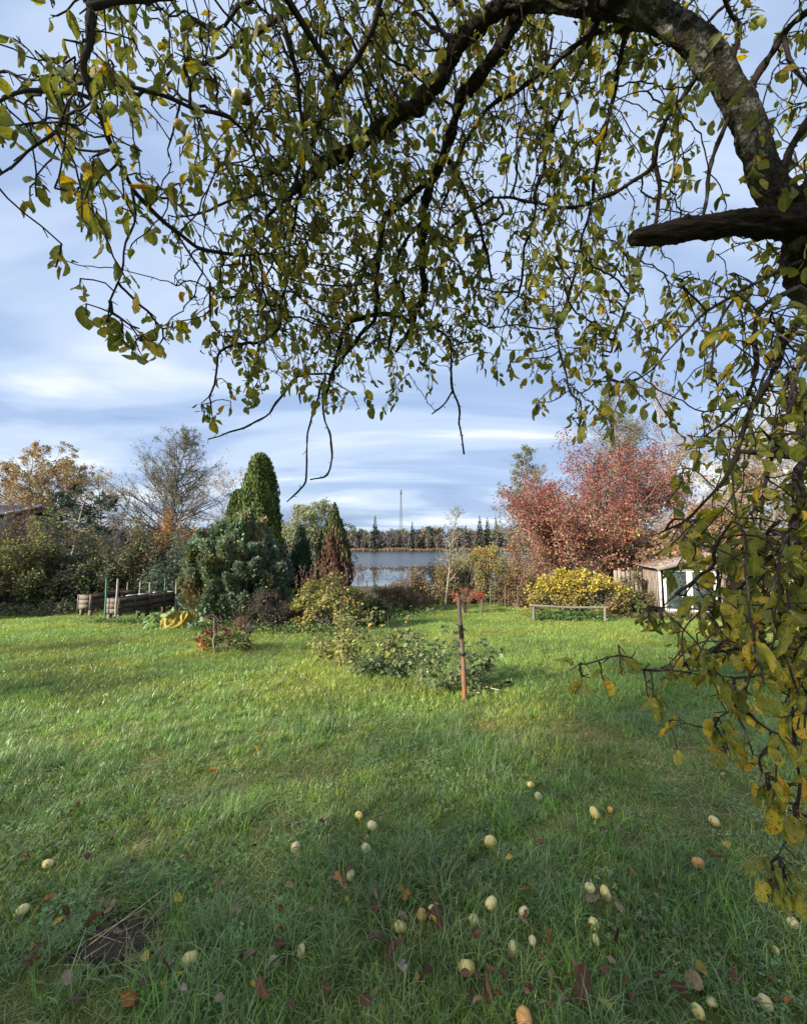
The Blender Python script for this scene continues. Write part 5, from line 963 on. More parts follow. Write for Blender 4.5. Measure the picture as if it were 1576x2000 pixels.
guide('rg', (1590, 1290, 1.12, 12), (1545, 1360, 1.1, 9), (1552, 1440, 1.08, 9), (1560, 1530, 1.06, 8), (1556, 1600, 1.05, 6), (1548, 1640, 1.04, 4), (1525, 1672, 1.04, 3))
guide('rh', (1600, 1480, 1.05, 10), (1550, 1450, 1.06, 8), (1500, 1428, 1.08, 7), (1465, 1400, 1.1, 6), (1420, 1365, 1.11, 4))
guide('ri', (1480, 1225, 1.14, 7), (1465, 1310, 1.13, 6), (1440, 1370, 1.13, 5), (1405, 1400, 1.13, 3))
guide('rj', (1620, 600, 1.3, 20), (1560, 720, 1.25, 13), (1530, 830, 1.2, 10), (1500, 930, 1.18, 8), (1480, 1030, 1.18, 5))
guide('rk', (1595, 500, 1.4, 16), (1520, 530, 1.46, 12), (1440, 570, 1.52, 9), (1370, 620, 1.58, 7), (1310, 680, 1.62, 5), (1250, 740, 1.66, 4))
guide('rl', (1440, 570, 1.52, 8), (1400, 650, 1.52, 6), (1390, 740, 1.52, 4))
guide('rm', (1530, 640, 1.34, 10), (1500, 720, 1.4, 8), (1460, 790, 1.42, 6), (1400, 800, 1.44, 4))
guide('out1', (1200, -30, 1.70, 40), (900, -260, 1.4, 36), (600, -330, 1.2, 34), (300, -190, 1.1, 30))
guide('out2', (900, -260, 1.4, 24), (760, -60, 1.45, 20)); guide('out3', (600, -330, 1.2, 24), (525, -60, 1.35, 20))
# off frame limbs to the right and behind
Gd['off1'] = [FORK, np.array((2.2, 1.2, 3.2, 0.08)), np.array((2.7, 0.6, 3.7, 0.06)), np.array((2.9, -0.4, 4.0, 0.04)), np.array((2.6, -1.6, 3.9, 0.02))]
Gd['off2'] = [FORK, np.array((2.4, 1.9, 3.3, 0.07)), np.array((3.2, 2.6, 3.6, 0.05)), np.array((4.2, 3.0, 3.6, 0.025))]
Gd['off3'] = [np.array((*P(1200, 2, 1.7), 0.06)), np.array((0.7, 0.6, 3.9, 0.05)), np.array((0.3, -0.6, 4.1, 0.035)), np.array((-0.5, -1.7, 3.8, 0.02))]
Gd['off4'] = [np.array((*P(1640, 900, 1.25), 0.02)), np.array((2.0, 1.5, 2.0, 0.03))]
Gd['off5'] = [np.array((*P(1620, 1130, 1.15), 0.02)), np.array((1.62, 1.3, 1.55, 0.022)), np.array((2.1, 1.5, 1.75, 0.03))]
Gd['off6'] = [np.array((*P(1600, 1480, 1.05), 0.012)), np.array((1.4, 1.2, 1.3, 0.016)), np.array((2.1, 1.52, 1.45, 0.025))]
Gd['off7'] = [np.array((*P(1590, 1290, 1.12), 0.012)), np.array((1.45, 1.25, 1.45, 0.016)), np.array((2.1, 1.52, 1.6, 0.025))]
def wob(p, amp):
    q = p.copy(); n = len(q); s = np.linspace(0, n * 0.16, n)
    for k in range(3): q[:, k] += amp * (vnoise(s * 2.1, np.full(n, k * 7.3), int(R.integers(1, 99))) - 0.5) * 2 * np.minimum(1, np.arange(n) / 3)
    return q
TR = resample(trunk, 0.035)
q = resample(trunk, 0.014); g = Geo(); bark_tube(g, q, 52, 0.30, 6.0, 11); g.build('trunk', APBARK, TREE, smooth=True)
NODES, PAR, RAD, ISG = [], [], [], []
def add_chain(pts, attach=None):
    prev = attach
    for p_ in pts:
        NODES.append(p_[:3]); PAR.append(-1 if prev is None else prev); RAD.append(p_[3]); ISG.append(True); prev = len(NODES) - 1
add_chain(TR[::2])
for key, pts in Gd.items():
    rs = resample(pts, 0.03); thick = max(p_[3] for p_ in pts)
    rs = wob(rs, 0.012 if thick > 0.012 else 0.009)
    kd = kdtree.KDTree(len(NODES)); [kd.insert(v, i) for i, v in enumerate(NODES)]; kd.balance()
    a_, b_ = kd.find(rs[0][:3]), kd.find(rs[-1][:3])
    if key.startswith('off') and b_[2] < a_[2]: rs = rs[::-1]; a_ = b_
    att = a_[1] if a_[2] < 0.35 else None
    if att is not None: rs = np.vstack((np.r_[np.array(NODES[att]), min(RAD[att], rs[0][3])][None], rs))
    add_chain(rs[::1], att)
    g = Geo(); q = rs.copy(); q[:, 3] *= 1 + 0.10 * R.normal(0, 1, len(q)); (bark_tube(g, resample(q, 0.012), 18, 0.34, 6.0, len(Gd)) if thick > 0.014 else tube(g, q[:, :3], q[:, 3], 6, rough=0.08))
    g.build('limb' if thick > 0.03 else 'branch', LIMB if thick > 0.018 else TWIG, TREE, smooth=True)
    if thick > 0.009:      # crust of short spurs and lichen tufts along the branch
        k = int(len(q) * 1.5); i = R.integers(0, len(q), k); d = rand_unit(k); g = Geo(); a = q[i, :3] + d * q[i, 3][:, None] * 0.8; segs(g, a, a + d * R.uniform(0.006, 0.022, (k, 1)), q[i, 3] * 0.35 + 0.001, 0.0012, 4); g.build('bark_spurs', LIMB, TREE, kind='stuff')
# the broken dead limb
st = [PW(*p_[:3], p_[3] * 1.02) for p_ in ((1640, 425, 1.5, 96), (1570, 432, 1.48, 86), (1500, 436, 1.46, 72), (1440, 436, 1.44, 66), (1400, 442, 1.43, 60), (1355, 446, 1.42, 50), (1300, 454, 1.41, 46), (1262, 460, 1.40, 42), (1238, 465, 1.40, 36), (1230, 467, 1.40, 22))]
q = resample(st, 0.012); g = Geo(); bark_tube(g, q, 34, 0.42, 2.6, 5); o = g.build('dead_limb', DEADW, TREE, smooth=True); o['label'] = 'thick broken dead limb, bare wood, pointing left'
for s_ in ((1336, 425, 1.40, 26), (1350, 448, 1.42, 30)), ((1560, 370, 1.44, 54), (1600, 430, 1.48, 70)):
    g = Geo(); q = resample([PW(*s_[0]), PW(*s_[1])], 0.012); bark_tube(g, q, 20, 0.3, 2.0, 8); g.build('broken_stub', DEADW, TREE, smooth=True)
# --- leaf density by 100 px cells of the photograph (0 none, 9 dense) and the distance of the canopy
DEN = ['3677789988998855', '6878789968987744', '7755699958965645', '4645899974673436', '0333688886765446', '0212788876664557', '0022678765555569', '0000334311244469', '0000000000020479',
       '0000000000000369', '0000000000000599', '0000000000000489', '0000000000000799', '0000000000000479', '0000000000000125', '0000000000000003', '0000000000000002', '0000000000000002']
DPT = np.array([(0, 100, .95), (0, 350, .92), (150, 250, 1.02), (200, 600, 1.22), (330, 620, 1.42), (300, 300, 1.2), (420, 150, 1.38), (420, 400, 1.55), (400, 780, 1.9), (520, 100, 1.5), (520, 400, 1.95), (500, 650, 2.1), (650, 100, 1.75), (650, 350, 2.2), (650, 600, 2.5), (650, 780, 2.6),
    (800, 100, 2.1), (800, 400, 2.5), (800, 700, 2.6), (950, 100, 2.2), (950, 400, 2.3), (930, 650, 2.45), (1080, 150, 2.0), (1080, 450, 2.05), (1080, 750, 2.0), (1200, 150, 1.85), (1200, 500, 1.85), (1200, 750, 1.75), (1320, 150, 1.7), (1330, 600, 1.6), (1350, 850, 1.4), (1450, 150, 1.4), (1450, 600, 1.45), (1450, 900, 1.3), (1560, 100, 1.35),
    (1560, 600, 1.25), (1560, 900, 1.1), (1400, 1200, 1.18), (1250, 1290, 1.1), (1500, 1200, 1.08), (1570, 1300, 1.0), (1500, 1450, 1.05), (1560, 1700, .98)])
LEAFL = 0.050
def depth_at(x, y):
    d2 = (DPT[:, 0] - x) ** 2 + (DPT[:, 1] - y) ** 2 + 400; w = 1 / d2 ** 1.6; return float((w * DPT[:, 2]).sum() / w.sum())
AT, STR = [], []
LIMB_PX = np.vstack((to_px(TR[:, :3])[:, :2], to_px(resample(st, 0.05)[:, :3])[:, :2]))
BUD = {}
for r_ in range(-3, 18):
    for c_ in range(-3, 19):
        v = int(DEN[min(max(r_, 0), 17)][min(max(c_, 0), 15)])
        if r_ < 0: v = v * 0.6
        if c_ < 0: v = v * 0.6 if 0 <= r_ < 4 else v * 0.3
        if v <= 0: continue
        x0, y0 = c_ * 100 + 50, r_ * 100 + 50; dm = depth_at(x0, y0); lp = F * LEAFL / dm; off2 = ((x0 - CX) ** 2 + (y0 - CY) ** 2) / F ** 2
        BUD[(r_, c_)] = -math.log(1 - min(0.96, v / 9 * (0.76 if r_ < 8 else (0.86 if r_ < 14 else 0.66)))) * 1e4 / (lp * lp * 0.25 * math.sqrt(1 + off2))
cells = list(BUD); B0 = dict(BUD)
for it in range(6000):
    w_ = np.array([max(BUD[c], 0) for c in cells])
    if w_.sum() < 40: break
    r_, c_ = cells[int(R.choice(len(cells), p=w_ / w_.sum()))]; x, y = c_ * 100 + R.uniform(0, 100), r_ * 100 + R.uniform(-60, 70); d = depth_at(x, y) * math.exp(R.normal(0.02, 0.12))
    if ((LIMB_PX[:, 0] - x) ** 2 + (LIMB_PX[:, 1] - y) ** 2).min() < 80 ** 2 and R.uniform() < 0.9: d = max(d, 1.75 + R.uniform(0, 0.5))
    p_ = P(x, y, d); side = R.normal(0, 1, 3) * (1, 1, 0.3); dr_ = nrm(nrm(side) * R.uniform(0.3, 1.3) + (0, 0, -0.35)); ch = [p_]; L_ = R.uniform(0.10, 0.55) * (1.0 if d > 1.3 else 0.8)
    for k in range(int(L_ / 0.03)):
        dr_ = nrm(dr_ + (0, 0, -0.17) + R.normal(0, 0.16, 3)); p_ = p_ + dr_ * 0.03; q_ = to_px(p_)[0]; key = (int(q_[1] // 100), int(q_[0] // 100))
        if key not in BUD or BUD[key] < -0.12 * B0[key]: break
        ch.append(p_); BUD[key] -= 1.0
    if len(ch) > 2: STR.append(np.array(ch)); AT.append(ch[0])
for c in cells:       # bare tangle in the middle of the crown
    if 3 <= c[1] <= 10 and c[0] < 7:
        for _ in range(int(B0[c] * 0.34)):
            x, y = c[1] * 100 + R.uniform(0, 100), c[0] * 100 + R.uniform(0, 100); AT.append(P(x, y, depth_at(x, y) * math.exp(R.normal(0.0, 0.12))))
for (x, y, d, n_) in ((165, 545, 1.2, 1), (170, 590, 1.2, 1), (205, 618, 1.2, 2), (240, 625, 1.2, 2), (310, 610, 1.42, 1), (338, 622, 1.42, 1), (358, 634, 1.42, 1), (395, 782, 1.9, 2), (415, 800, 1.9, 2), (455, 785, 1.9, 1), (1130, 1298, 1.1, 2), (1180, 1300, 1.1, 1), (1215, 1265, 1.1, 1), (1265, 1340, 1.1, 2), (1410, 1440, 1.12, 2), (1400, 1400, 1.12, 1), (1290, 1195, 1.2, 3), (1262, 1190, 1.2, 2), (1510, 1700, 1.0, 3), (1500, 1520, 1.05, 3), (1545, 1575, 1.02, 3), (1535, 1690, 1.0, 2), (1480, 1480, 1.05, 2), (1050, 790, 2.05, 2), (1128, 825, 2.05, 2), (1130, 790, 2.05, 2), (995, 705, 2.1, 2), (1160, 650, 1.95, 2)):
    for _ in range(n_):
        p_ = P(x + R.normal(0, 5), y + R.normal(0, 5), d); STR.append(np.array([p_, p_ + (0, 0, -0.02), p_ + (0.005, 0, -0.035)])); AT.append(p_)
NS = len(STR); ORD = None
AT = np.array(AT); alive = np.ones(len(AT), bool); hit = np.full(len(AT), -1); nch = {}
STEP, KILL, INF = 0.035, 0.055, 0.9
for it in range(70):
    kd = kdtree.KDTree(len(NODES)); [kd.insert(v, i) for i, v in enumerate(NODES)]; kd.balance(); acc = {}
    for i in np.nonzero(alive)[0]:
        _, j, dd = kd.find(AT[i])
        if dd < KILL: alive[i] = False; hit[i] = j
        elif dd < INF: acc.setdefault(j, []).append(i)
    if not acc: break
    for j, ii in acc.items():
        if nch.get(j, 0) > 3: continue
        d = nrm(AT[ii] - np.asarray(NODES[j])).sum(0); pd = np.asarray(NODES[j]) - np.asarray(NODES[PAR[j]]) if PAR[j] >= 0 else np.zeros(3)
        d = nrm(nrm(d) + 0.35 * nrm(pd) * (not ISG[j]) + R.normal(0, 0.22, 3)); NODES.append(np.asarray(NODES[j]) + d * STEP); PAR.append(j); RAD.append(0.0); ISG.append(False); nch[j] = nch.get(j, 0) + 1
SNODE = []
tops = {tuple(np.round(a_, 6)): h_ for a_, h_ in zip(AT, hit)}
for ch in STR:
    j = tops.get(tuple(np.round(ch[0], 6)), -1)
    if j < 0: continue
    for p_ in ch: NODES.append(p_); PAR.append(int(j)); RAD.append(0.0); ISG.append(False); j = len(NODES) - 1; SNODE.append(j)
N_ = np.array(NODES); PAR = np.array(PAR); RAD = np.array(RAD); ISG = np.array(ISG)
acc2 = np.zeros(len(N_))
for i in range(len(N_) - 1, -1, -1):
    if not ISG[i]:
        RAD[i] = max(0.0021, acc2[i] ** (1 / 2.1)); RAD[i] = min(RAD[i], 0.0095)
        if PAR[i] >= 0: acc2[PAR[i]] += (RAD[i] ** 2.1 * 1.02)
tw = np.nonzero(~ISG & (PAR >= 0))[0]
g = Geo(); rp = np.where(ISG[PAR[tw]], RAD[tw] * 1.15, np.minimum(RAD[PAR[tw]], RAD[tw] * 1.5)); segs(g, N_[PAR[tw]], N_[tw], rp, RAD[tw], 5)
k = R.choice(tw, int(len(tw) * 0.55)); d = nrm(R.normal(0, 1, (len(k), 3)) + (0, 0, -0.3)); L_ = R.uniform(0.008, 0.035, len(k)); segs(g, N_[k], N_[k] + d * L_[:, None], 0.0016, 0.0013, 4)
gi = np.nonzero(ISG & (RAD < 0.02))[0]; k = R.choice(gi, len(gi) // 2); d = nrm(R.normal(0, 1, (len(k), 3)) + (0, 0, -0.2)); segs(g, N_[k], N_[k] + d * (R.uniform(0.012, 0.04, (len(k), 1)) + RAD[k][:, None]), 0.002, 0.0014, 4)
g.build('twigs', TWIG, TREE, kind='stuff')
# --- leaves
def leaf_template(v):
    rg = np.random.default_rng(100 + v); nr = 9; u = np.linspace(0, 1, nr); prof = np.sin(np.pi * (u * 0.95 + 0.02) ** 0.92) ** 0.68; prof[-1] = 0.06; prof[0] = 0.07
    w0 = rg.uniform(0.25, 0.35); wl, wr = prof * w0 * rg.uniform(0.93, 1.06, nr), prof * w0 * rg.uniform(0.93, 1.06, nr)
    for side in (wl, wr):
        if rg.uniform() < 0.45: c = rg.integers(3, nr - 1); side[c] *= rg.uniform(0.2, 0.6); side[c - 1] *= rg.uniform(0.7, 1.0)
    curl = rg.uniform(-0.2, 1.0); fold = rg.uniform(0.05, 0.8); roll = rg.uniform(-0.9, 0.9); twist = rg.normal(0, 0.6); V, U = [], []
    for i in range(nr):
        zc_ = -curl * 0.5 * u[i] ** 2 + 0.02 * math.sin(u[i] * 9 + v); tw_ = twist * (u[i] - 0.3); x = u[i] * (1 - 0.12 * curl * u[i])
        for k in (-1, -0.55, 0, 0.55, 1):
            wv = (wl if k < 0 else wr)[i] * abs(k); a_ = fold - roll * abs(k); sgn = np.sign(k); yy, zz = sgn * wv * math.cos(a_), wv * math.sin(a_) + (0.018 * rg.normal() if abs(k) == 1 else 0)
            V.append((x, yy * math.cos(tw_) - zz * math.sin(tw_), yy * math.sin(tw_) + zz * math.cos(tw_) + zc_)); U.append((0.5 + sgn * wv * 1.4, u[i]))
    f = [(i * 5 + j, i * 5 + j + 1, i * 5 + j + 6, i * 5 + j + 5) for i in range(nr - 1) for j in range(4)]
    return np.array(V), np.array(f), np.array(U)
LT = [leaf_template(v) for v in range(14)]
Lp, Lx, Ls, Lv, Lc, Q0, Q1 = [], [], [], [], [], [], []
for i in SNODE:
    base = N_[i]; nl = R.choice([0, 1, 2, 3], p=[0.33, 0.42, 0.18, 0.07]); px_ = to_px(base)[0]
    yel = 0.24 + 0.17 * R.normal() + (0.14 if px_[1] > 1180 else 0) - (0.06 if (px_[0] > 1000 and px_[1] < 700) else 0)
    for k in range(nl):
        d = nrm(rand_unit(1)[0] + np.array((0, 0, -0.5))); pt = R.uniform(0.010, 0.032); e = base + d * pt
        x = nrm(d * 0.55 + np.array((0, 0, -0.75)) + R.normal(0, 0.42, 3)); Lp.append(e); Lx.append(x); Ls.append(LEAFL * R.uniform(0.55, 1.4) * (0.98 if px_[1] > 900 else 1.0)); Lv.append(R.integers(0, 14))
        yy = yel + 0.15 * R.normal(); yy = R.uniform(0.75, 0.95) if R.uniform() < 0.07 else yy
        Lc.append((min(max(yy, 0.0), 1.0), R.uniform(0.3, 1.0), R.uniform())); Q0.append(base); Q1.append(e)
Lp, Lx, Ls, Lv, Lc = np.array(Lp), np.array(Lx), np.array(Ls), np.array(Lv), np.array(Lc)
LN = nrm(R.normal(0, 0.9, Lp.shape) + (0, -0.2, 0.5)); FRM = rotmats(Lx, LN)
px_ = to_px(Lp + Lx * Ls[:, None] * 0.5); infr = (px_[:, 0] > -20) & (px_[:, 0] < 1596) & (px_[:, 1] > -20) & (px_[:, 1] < 2000); show = np.where(infr, Ls / px_[:, 2], 0)
big = np.argsort(-show)[:299]; isb = np.zeros(len(Lp), bool); isb[big] = True
g = Geo(); segs(g, np.array(Q0), np.array(Q1), 0.0008, 0.0007, 3); g.build('leaf_stalks', TWIG, TREE, kind='stuff')
g = Geo()
for v in range(14):
    m_ = (Lv == v) & ~isb; T_, f_, U_ = LT[v]
    if m_.any(): scatter(g, T_, f_, Lp[m_], FRM[m_], Ls[m_], Lc[m_], U_)
g.build('foliage', APLEAF, TREE, kind='stuff', smooth=True)
LM = {}
def leaf_obj(name, v, col, mat, parent, loc, frame, size, key):
    if key not in LM:
        T_, f_, U_ = LT[v]; g = Geo(); g.add(T_, f_, col, U_); LM[key] = g.mesh('leaf', mat, smooth=True)
    o = bpy.data.objects.new(name, LM[key]); C.objects.link(o)
    Mx = Matrix([list(frame[:, 0]) , list(frame[:, 1]), list(frame[:, 2])])
    Mx = Matrix(np.asarray(frame).T.tolist()).to_4x4() @ Matrix.Scale(float(size), 4); Mx.translation = Vector(np.asarray(loc) - (LOC[parent.name] if parent else 0))
    if parent: o.parent = parent
    o.matrix_local = Mx if parent else Mx
    if not parent: o.matrix_world = Mx
    return o
HB = [(0.08, 0.9, 0.1), (0.2, 0.4, 0.5), (0.3, 0.8, 0.9), (0.42, 0.9, 0.3), (0.62, 0.7, 0.7), (0.85, 0.8, 0.2)]
for i in big:
    h = int(np.argmin([abs(c_[0] - Lc[i][0]) for c_ in HB])); leaf_obj('leaf', int(Lv[i]), HB[h], APLEAF, TREE, Lp[i], FRM[i], Ls[i], (int(Lv[i]), h))
# ------------------------------------------------------------------ apples
def apple_mesh(seed, col):
    rg = np.random.default_rng(seed); nu, nv = 20, 14; V = []; el = rg.uniform(0.74, 0.86); ph = rg.uniform(0, 6.28)
    for i in range(nv):
        a = math.pi * i / (nv - 1)
        for j in range(nu):
            th = 2 * math.pi * j / nu; r = math.sin(a) * (1 + 0.035 * math.cos(5 * th + ph) * math.sin(a * 0.5 + 0.3)); z = math.cos(a) * el
            dip = 0.30 * math.exp(-(a / 0.33) ** 2) + 0.20 * math.exp(-((math.pi - a) / 0.30) ** 2); z = z * (1 - dip); rr = r * (1.05 - 0.13 * (1 - math.cos(a)) / 2)
            V.append((rr * math.cos(th), rr * math.sin(th), z))
    i_, j_ = np.meshgrid(np.arange(nv - 1), np.arange(nu), indexing='ij'); i_, j_ = i_.ravel(), j_.ravel(); g = Geo()
    g.add(np.array(V), np.stack((i_ * nu + j_, (i_ + 1) * nu + j_, (i_ + 1) * nu + (j_ + 1) % nu, i_ * nu + (j_ + 1) % nu), 1), col); return g
ACOL = [(0.84, 0.71, 0.34), (0.80, 0.71, 0.41), (0.88, 0.70, 0.26), (0.66, 0.38, 0.12), (0.80, 0.34, 0.12), (0.62, 0.62, 0.26)]
AM = [apple_mesh(k, ACOL[k if k < 3 else 0]).mesh('fruit', APPLE, smooth=True) for k in range(3)] + [apple_mesh(9, ACOL[3]).mesh('fruit', APPLE, smooth=True), apple_mesh(10, ACOL[4]).mesh('fruit', APPLE, smooth=True), apple_mesh(11, ACOL[5]).mesh('fruit', APPLE, smooth=True), apple_mesh(12, (1, 1, 1)).mesh('fruit', ROT, smooth=True)]
gs_ = Geo(); tube(gs_, [(0, 0, 0.62), (0.03, 0.02, 0.95), (0.12, 0.05, 1.35)], (0.05, 0.045, 0.06), 6); STK = gs_.mesh('stalk', TWIG)
def apple(loc, rad, kind_, label, group, rot):
    t = thing('apple', label, 'apple', loc, group); t.rotation_euler = rot; t.scale = (rad,) * 3
    for nm, me in (('fruit', AM[kind_]), ('stalk', STK)):
        o = bpy.data.objects.new(nm, me); C.objects.link(o); o.parent = t
    return t
FA = [(370, 1873, 33, 2, 'large cream apple with orange blush standing in a grass tuft at lower left'), (588, 1858, 22, 0, 'pale apple low in the grass right of the bare soil patch'), (782, 1811, 25, 2, 'yellow apple resting above a grey folded leaf'),
 (824, 1788, 21, 3, 'brownish apple touching a yellow apple in the middle foreground'), (843, 1782, 22, 2, 'yellow apple showing its stalk end, right of the brownish apple'), (577, 1656, 18, 1, 'whitish apple farthest left in the middle of the lawn'),
 (727, 1613, 19, 1, 'white apple above a dead leaf, upper one of a close pair'), (715, 1658, 19, 1, 'white apple just below the other white apple of the close pair'), (701, 1593, 15, 2, 'small yellowish apple half sunk, above the white pair'), (685, 1711, 19, 0, 'cream apple beside a rusty orange leaf left of the centre'),
 (957, 1645, 24, 2, 'yellow apple with a dead leaf tucked under its right side'), (1036, 1533, 14, 2, 'small yellow apple, farthest one up the lawn'), (1051, 1556, 14, 1, 'small white apple just below the farthest yellow one'), (1161, 1588, 21, 2, 'creamy apple beside a tiny yellow one in the upper right lawn'),
 (1192, 1582, 11, 3, 'tiny yellowish windfall right of the creamy apple'), (1395, 1604, 20, 0, 'cream apple on the right lawn above the drooping leaves'), (1363, 1685, 23, 4, 'pale apple with a red brown rot patch on the right lawn'), (959, 1765, 26, 0, 'pale apple with a dark hole in its side'),
 (926, 1797, 21, 1, 'whitish apple sunk in grass below the apple with the hole'), (1023, 1781, 21, 1, 'whitish apple just under an orange leaf'), (1152, 1735, 20, 0, 'left one of two cream apples lying side by side at the right'), (1183, 1745, 25, 2, 'right bigger one of two apples lying side by side'),
 (1160, 1805, 22, 0, 'pale apple above another in the right foreground, by brown leaves'), (1164, 1837, 20, 5, 'greenish apple half hidden under grass below the pale one'), (1003, 1853, 25, 0, 'pale apple with a dark rotten left edge'), (911, 1890, 34, 2, 'largest pale yellow apple, front centre, stem of grass across it'),
 (1389, 1957, 23, 1, 'white apple at lower right above a yellow one'), (1363, 1976, 26, 2, 'bright yellow apple at lower right edge of the tan leaf'), (1495, 1958, 28, 0, 'elongated pale apple near the lower right corner'), (1024, 1994, 42, 4, 'orange apple cut by the bottom edge of the picture'),
 (1548, 1802, 22, 0, 'pale apple beside an orange leaf at the right edge'), (94, 1687, 21, 2, 'yellow rotting apple with brown holes at the far left'), (43, 1778, 25, 0, 'cream apple behind a dark red leaf at the left edge'), (1515, 1857, 15, 5, 'small greenish yellow windfall under grass at the right'), (1040, 1838, 16, 1, 'small pale apple stuck among dark leaves, right of the rotten edged one')]
APX = []
for i, (x, y, w_, k, lab) in enumerate(FA):
    q = G(x, y + w_ * 0.42); d_ = to_px(q)[0][2]; rad = min(max(w_ * 0.5 * d_ / F, 0.014), 0.042) * 1.22 / (1 + ((x - CX) ** 2 + (y - CY) ** 2) / F ** 2) ** 0.25; loc = q + (0, 0, rad * 0.66 + 0.004); APX.append((loc[0], loc[1] - 0.02, rad))
    apple(loc, rad, k, lab, 'windfall apples in the grass', (R.uniform(0, 6.28), R.uniform(-1.3, 1.3), R.uniform(0, 6.28)))
HA = [(465, 187, 23, 1.36, 0, 'cream apple hanging on the branch left of a shrivelled dark one'), (481, 194, 20, 1.37, 6, 'shrivelled dark brown apple hanging against the cream one'), (558, 714, 19, 2.1, 1, 'round apple hanging lowest against the open sky'), (681, 558, 18, 2.5, 0, 'upper of three small apples hanging in the tangled twigs'),
 (712, 583, 14, 2.52, 1, 'small pale apple in the tangled twigs, rightmost of three'), (688, 618, 19, 2.54, 0, 'apple with a dark crack, lowest of three in the tangled twigs'), (841, 274, 21, 2.2, 5, 'green apple hanging in front of the thick descending limb'), (813, 283, 19, 2.2, 2, 'yellowish apple just left of the green apple by the limb'),
 (935, 178, 17, 2.1, 1, 'whitish apple hanging high between two dark limbs'), (350, 244, 21, 1.3, 3, 'brownish yellow apple hanging among the left leaves'), (381, 214, 22, 1.32, 5, 'olive apple hanging above the brownish one among the left leaves'), (613, 315, 18, 1.95, 2, 'yellow apple hanging above the cut end of the limb')]
for (x, y, w_, d_, k, lab) in HA:
    loc = P(x, y, d_); rad = w_ * 0.5 * d_ / F; apple(loc, rad, k, lab, 'apples hanging in the tree', (R.uniform(-0.4, 0.4), R.uniform(-0.4, 0.4), R.uniform(0, 6.28)))
    kd_ = N_[np.argmin(np.linalg.norm(N_ - (loc + np.array((0, 0, 0.05))), axis=1))]; g = Geo(); segs(g, [loc + (0, 0, rad * 0.7)], [kd_], [0.0014], [0.0014], 4); g.build('twig', TWIG, TREE)
# ------------------------------------------------------------------ lawn
src = bpy.data.collections.new('grass_sources')
def tuft(name, n, rad, h, bend, w_, cols, flat=0.0, segn=3):
    g = Geo(); V, c, f = [], [], []
    for b_ in range(n):
        a, r_ = R.uniform(0, 6.28), rad * math.sqrt(R.uniform()); p0 = np.array((r_ * math.cos(a), r_ * math.sin(a), -0.01)); th = R.uniform(0, 6.28); H_ = h * R.uniform(0.5, 1.25); o_ = np.array((math.cos(th), math.sin(th), 0)); s_ = np.array((-o_[1], o_[0], 0)); bn = bend * R.uniform(0.3, 1.5)
        base_i = len(V); cc = pick(cols, 1, 0.16)[0]; ww = w_ * R.uniform(0.7, 1.3)
        for k in range(segn + 1):
            u = k / segn; ang = flat + bn * u; pos = p0 + o_ * H_ * (u * math.sin(flat + bn * u * 0.6)) + np.array((0, 0, max(H_ * u * math.cos(min(flat + bn * u * 0.6, 1.5)), 0.0)))
            wv = ww * (1 - u ** 1.6 * 0.92) / 2; V += [pos - s_ * wv, pos + s_ * wv]; c += [cc * (0.80 + 0.25 * u)] * 2
        for k in range(segn): q_ = base_i + 2 * k; f.append((q_, q_ + 1, q_ + 3, q_ + 2))
    g.add(np.array(V), np.array(f), np.array(c)); o = bpy.data.objects.new(name, g.mesh(name, GRASS)); src.objects.link(o); return o
GA = [(0.150, 0.270, 0.055), (0.18, 0.31, 0.062), (0.125, 0.235, 0.05), (0.24, 0.34, 0.075)]; GBl = [(0.19, 0.265, 0.10), (0.23, 0.30, 0.13), (0.17, 0.24, 0.085)]; GY = [(0.34, 0.34, 0.08), (0.27, 0.31, 0.07)]; GS = [(0.46, 0.39, 0.18), (0.38, 0.33, 0.14), (0.54, 0.47, 0.25)]
n0 = 0
tuft('grass_00', 26, 0.05, 0.085, 1.5, 0.0046, GA, segn=4); tuft('grass_01', 28, 0.06, 0.08, 1.8, 0.0042, GA + GBl, segn=4); tuft('grass_02', 26, 0.055, 0.105, 1.4, 0.0046, GBl, segn=4)
tuft('grass_03', 34, 0.07, 0.048, 1.5, 0.0040, GA + GY); tuft('grass_04', 36, 0.08, 0.045, 1.8, 0.0038, GA + GBl + GY); tuft('grass_05', 34, 0.07, 0.042, 1.4, 0.0040, GA)
tuft('grass_06', 16, 0.07, 0.11, 0.9, 0.0026, GS + GY, 0.85); tuft('grass_07', 14, 0.08, 0.13, 0.7, 0.0022, GS, 1.15)
g = Geo(); V, f, c = [], [], []
for b_ in range(16):
    a, r_ = R.uniform(0, 6.28), 0.07 * math.sqrt(R.uniform()); p0 = np.array((r_ * math.cos(a), r_ * math.sin(a), R.uniform(0.015, 0.045))); cc = pick([(0.17, 0.255, 0.09), (0.21, 0.30, 0.125), (0.14, 0.22, 0.075)], 1, 0.15)[0]
    for k in range(3):
        th = a + k * 2.09 + R.normal(0, 0.2); d_ = np.array((math.cos(th), math.sin(th), R.normal(0.05, 0.25))); s_ = np.array((-d_[1], d_[0], R.normal(0, 0.2))); i = len(V); L_ = R.uniform(0.009, 0.015); L_ *= 0.8; V += [p0, p0 + d_ * L_ * 0.6 + s_ * L_ * 0.45, p0 + d_ * L_ * 1.1, p0 + d_ * L_ * 0.6 - s_ * L_ * 0.45]; f.append((i, i + 1, i + 2, i + 3)); c += [cc] * 4
g.add(np.array(V), np.array(f), np.array(c)); src.objects.link(bpy.data.objects.new('grass_08', g.mesh('grass_08', GRASS)))
tuft('grass_09', 70, 0.16, 0.07, 1.2, 0.006, GA + GY); tuft('grass_10', 70, 0.16, 0.06, 1.4, 0.006, GA + GBl)
SOILP = G(232, 1832)
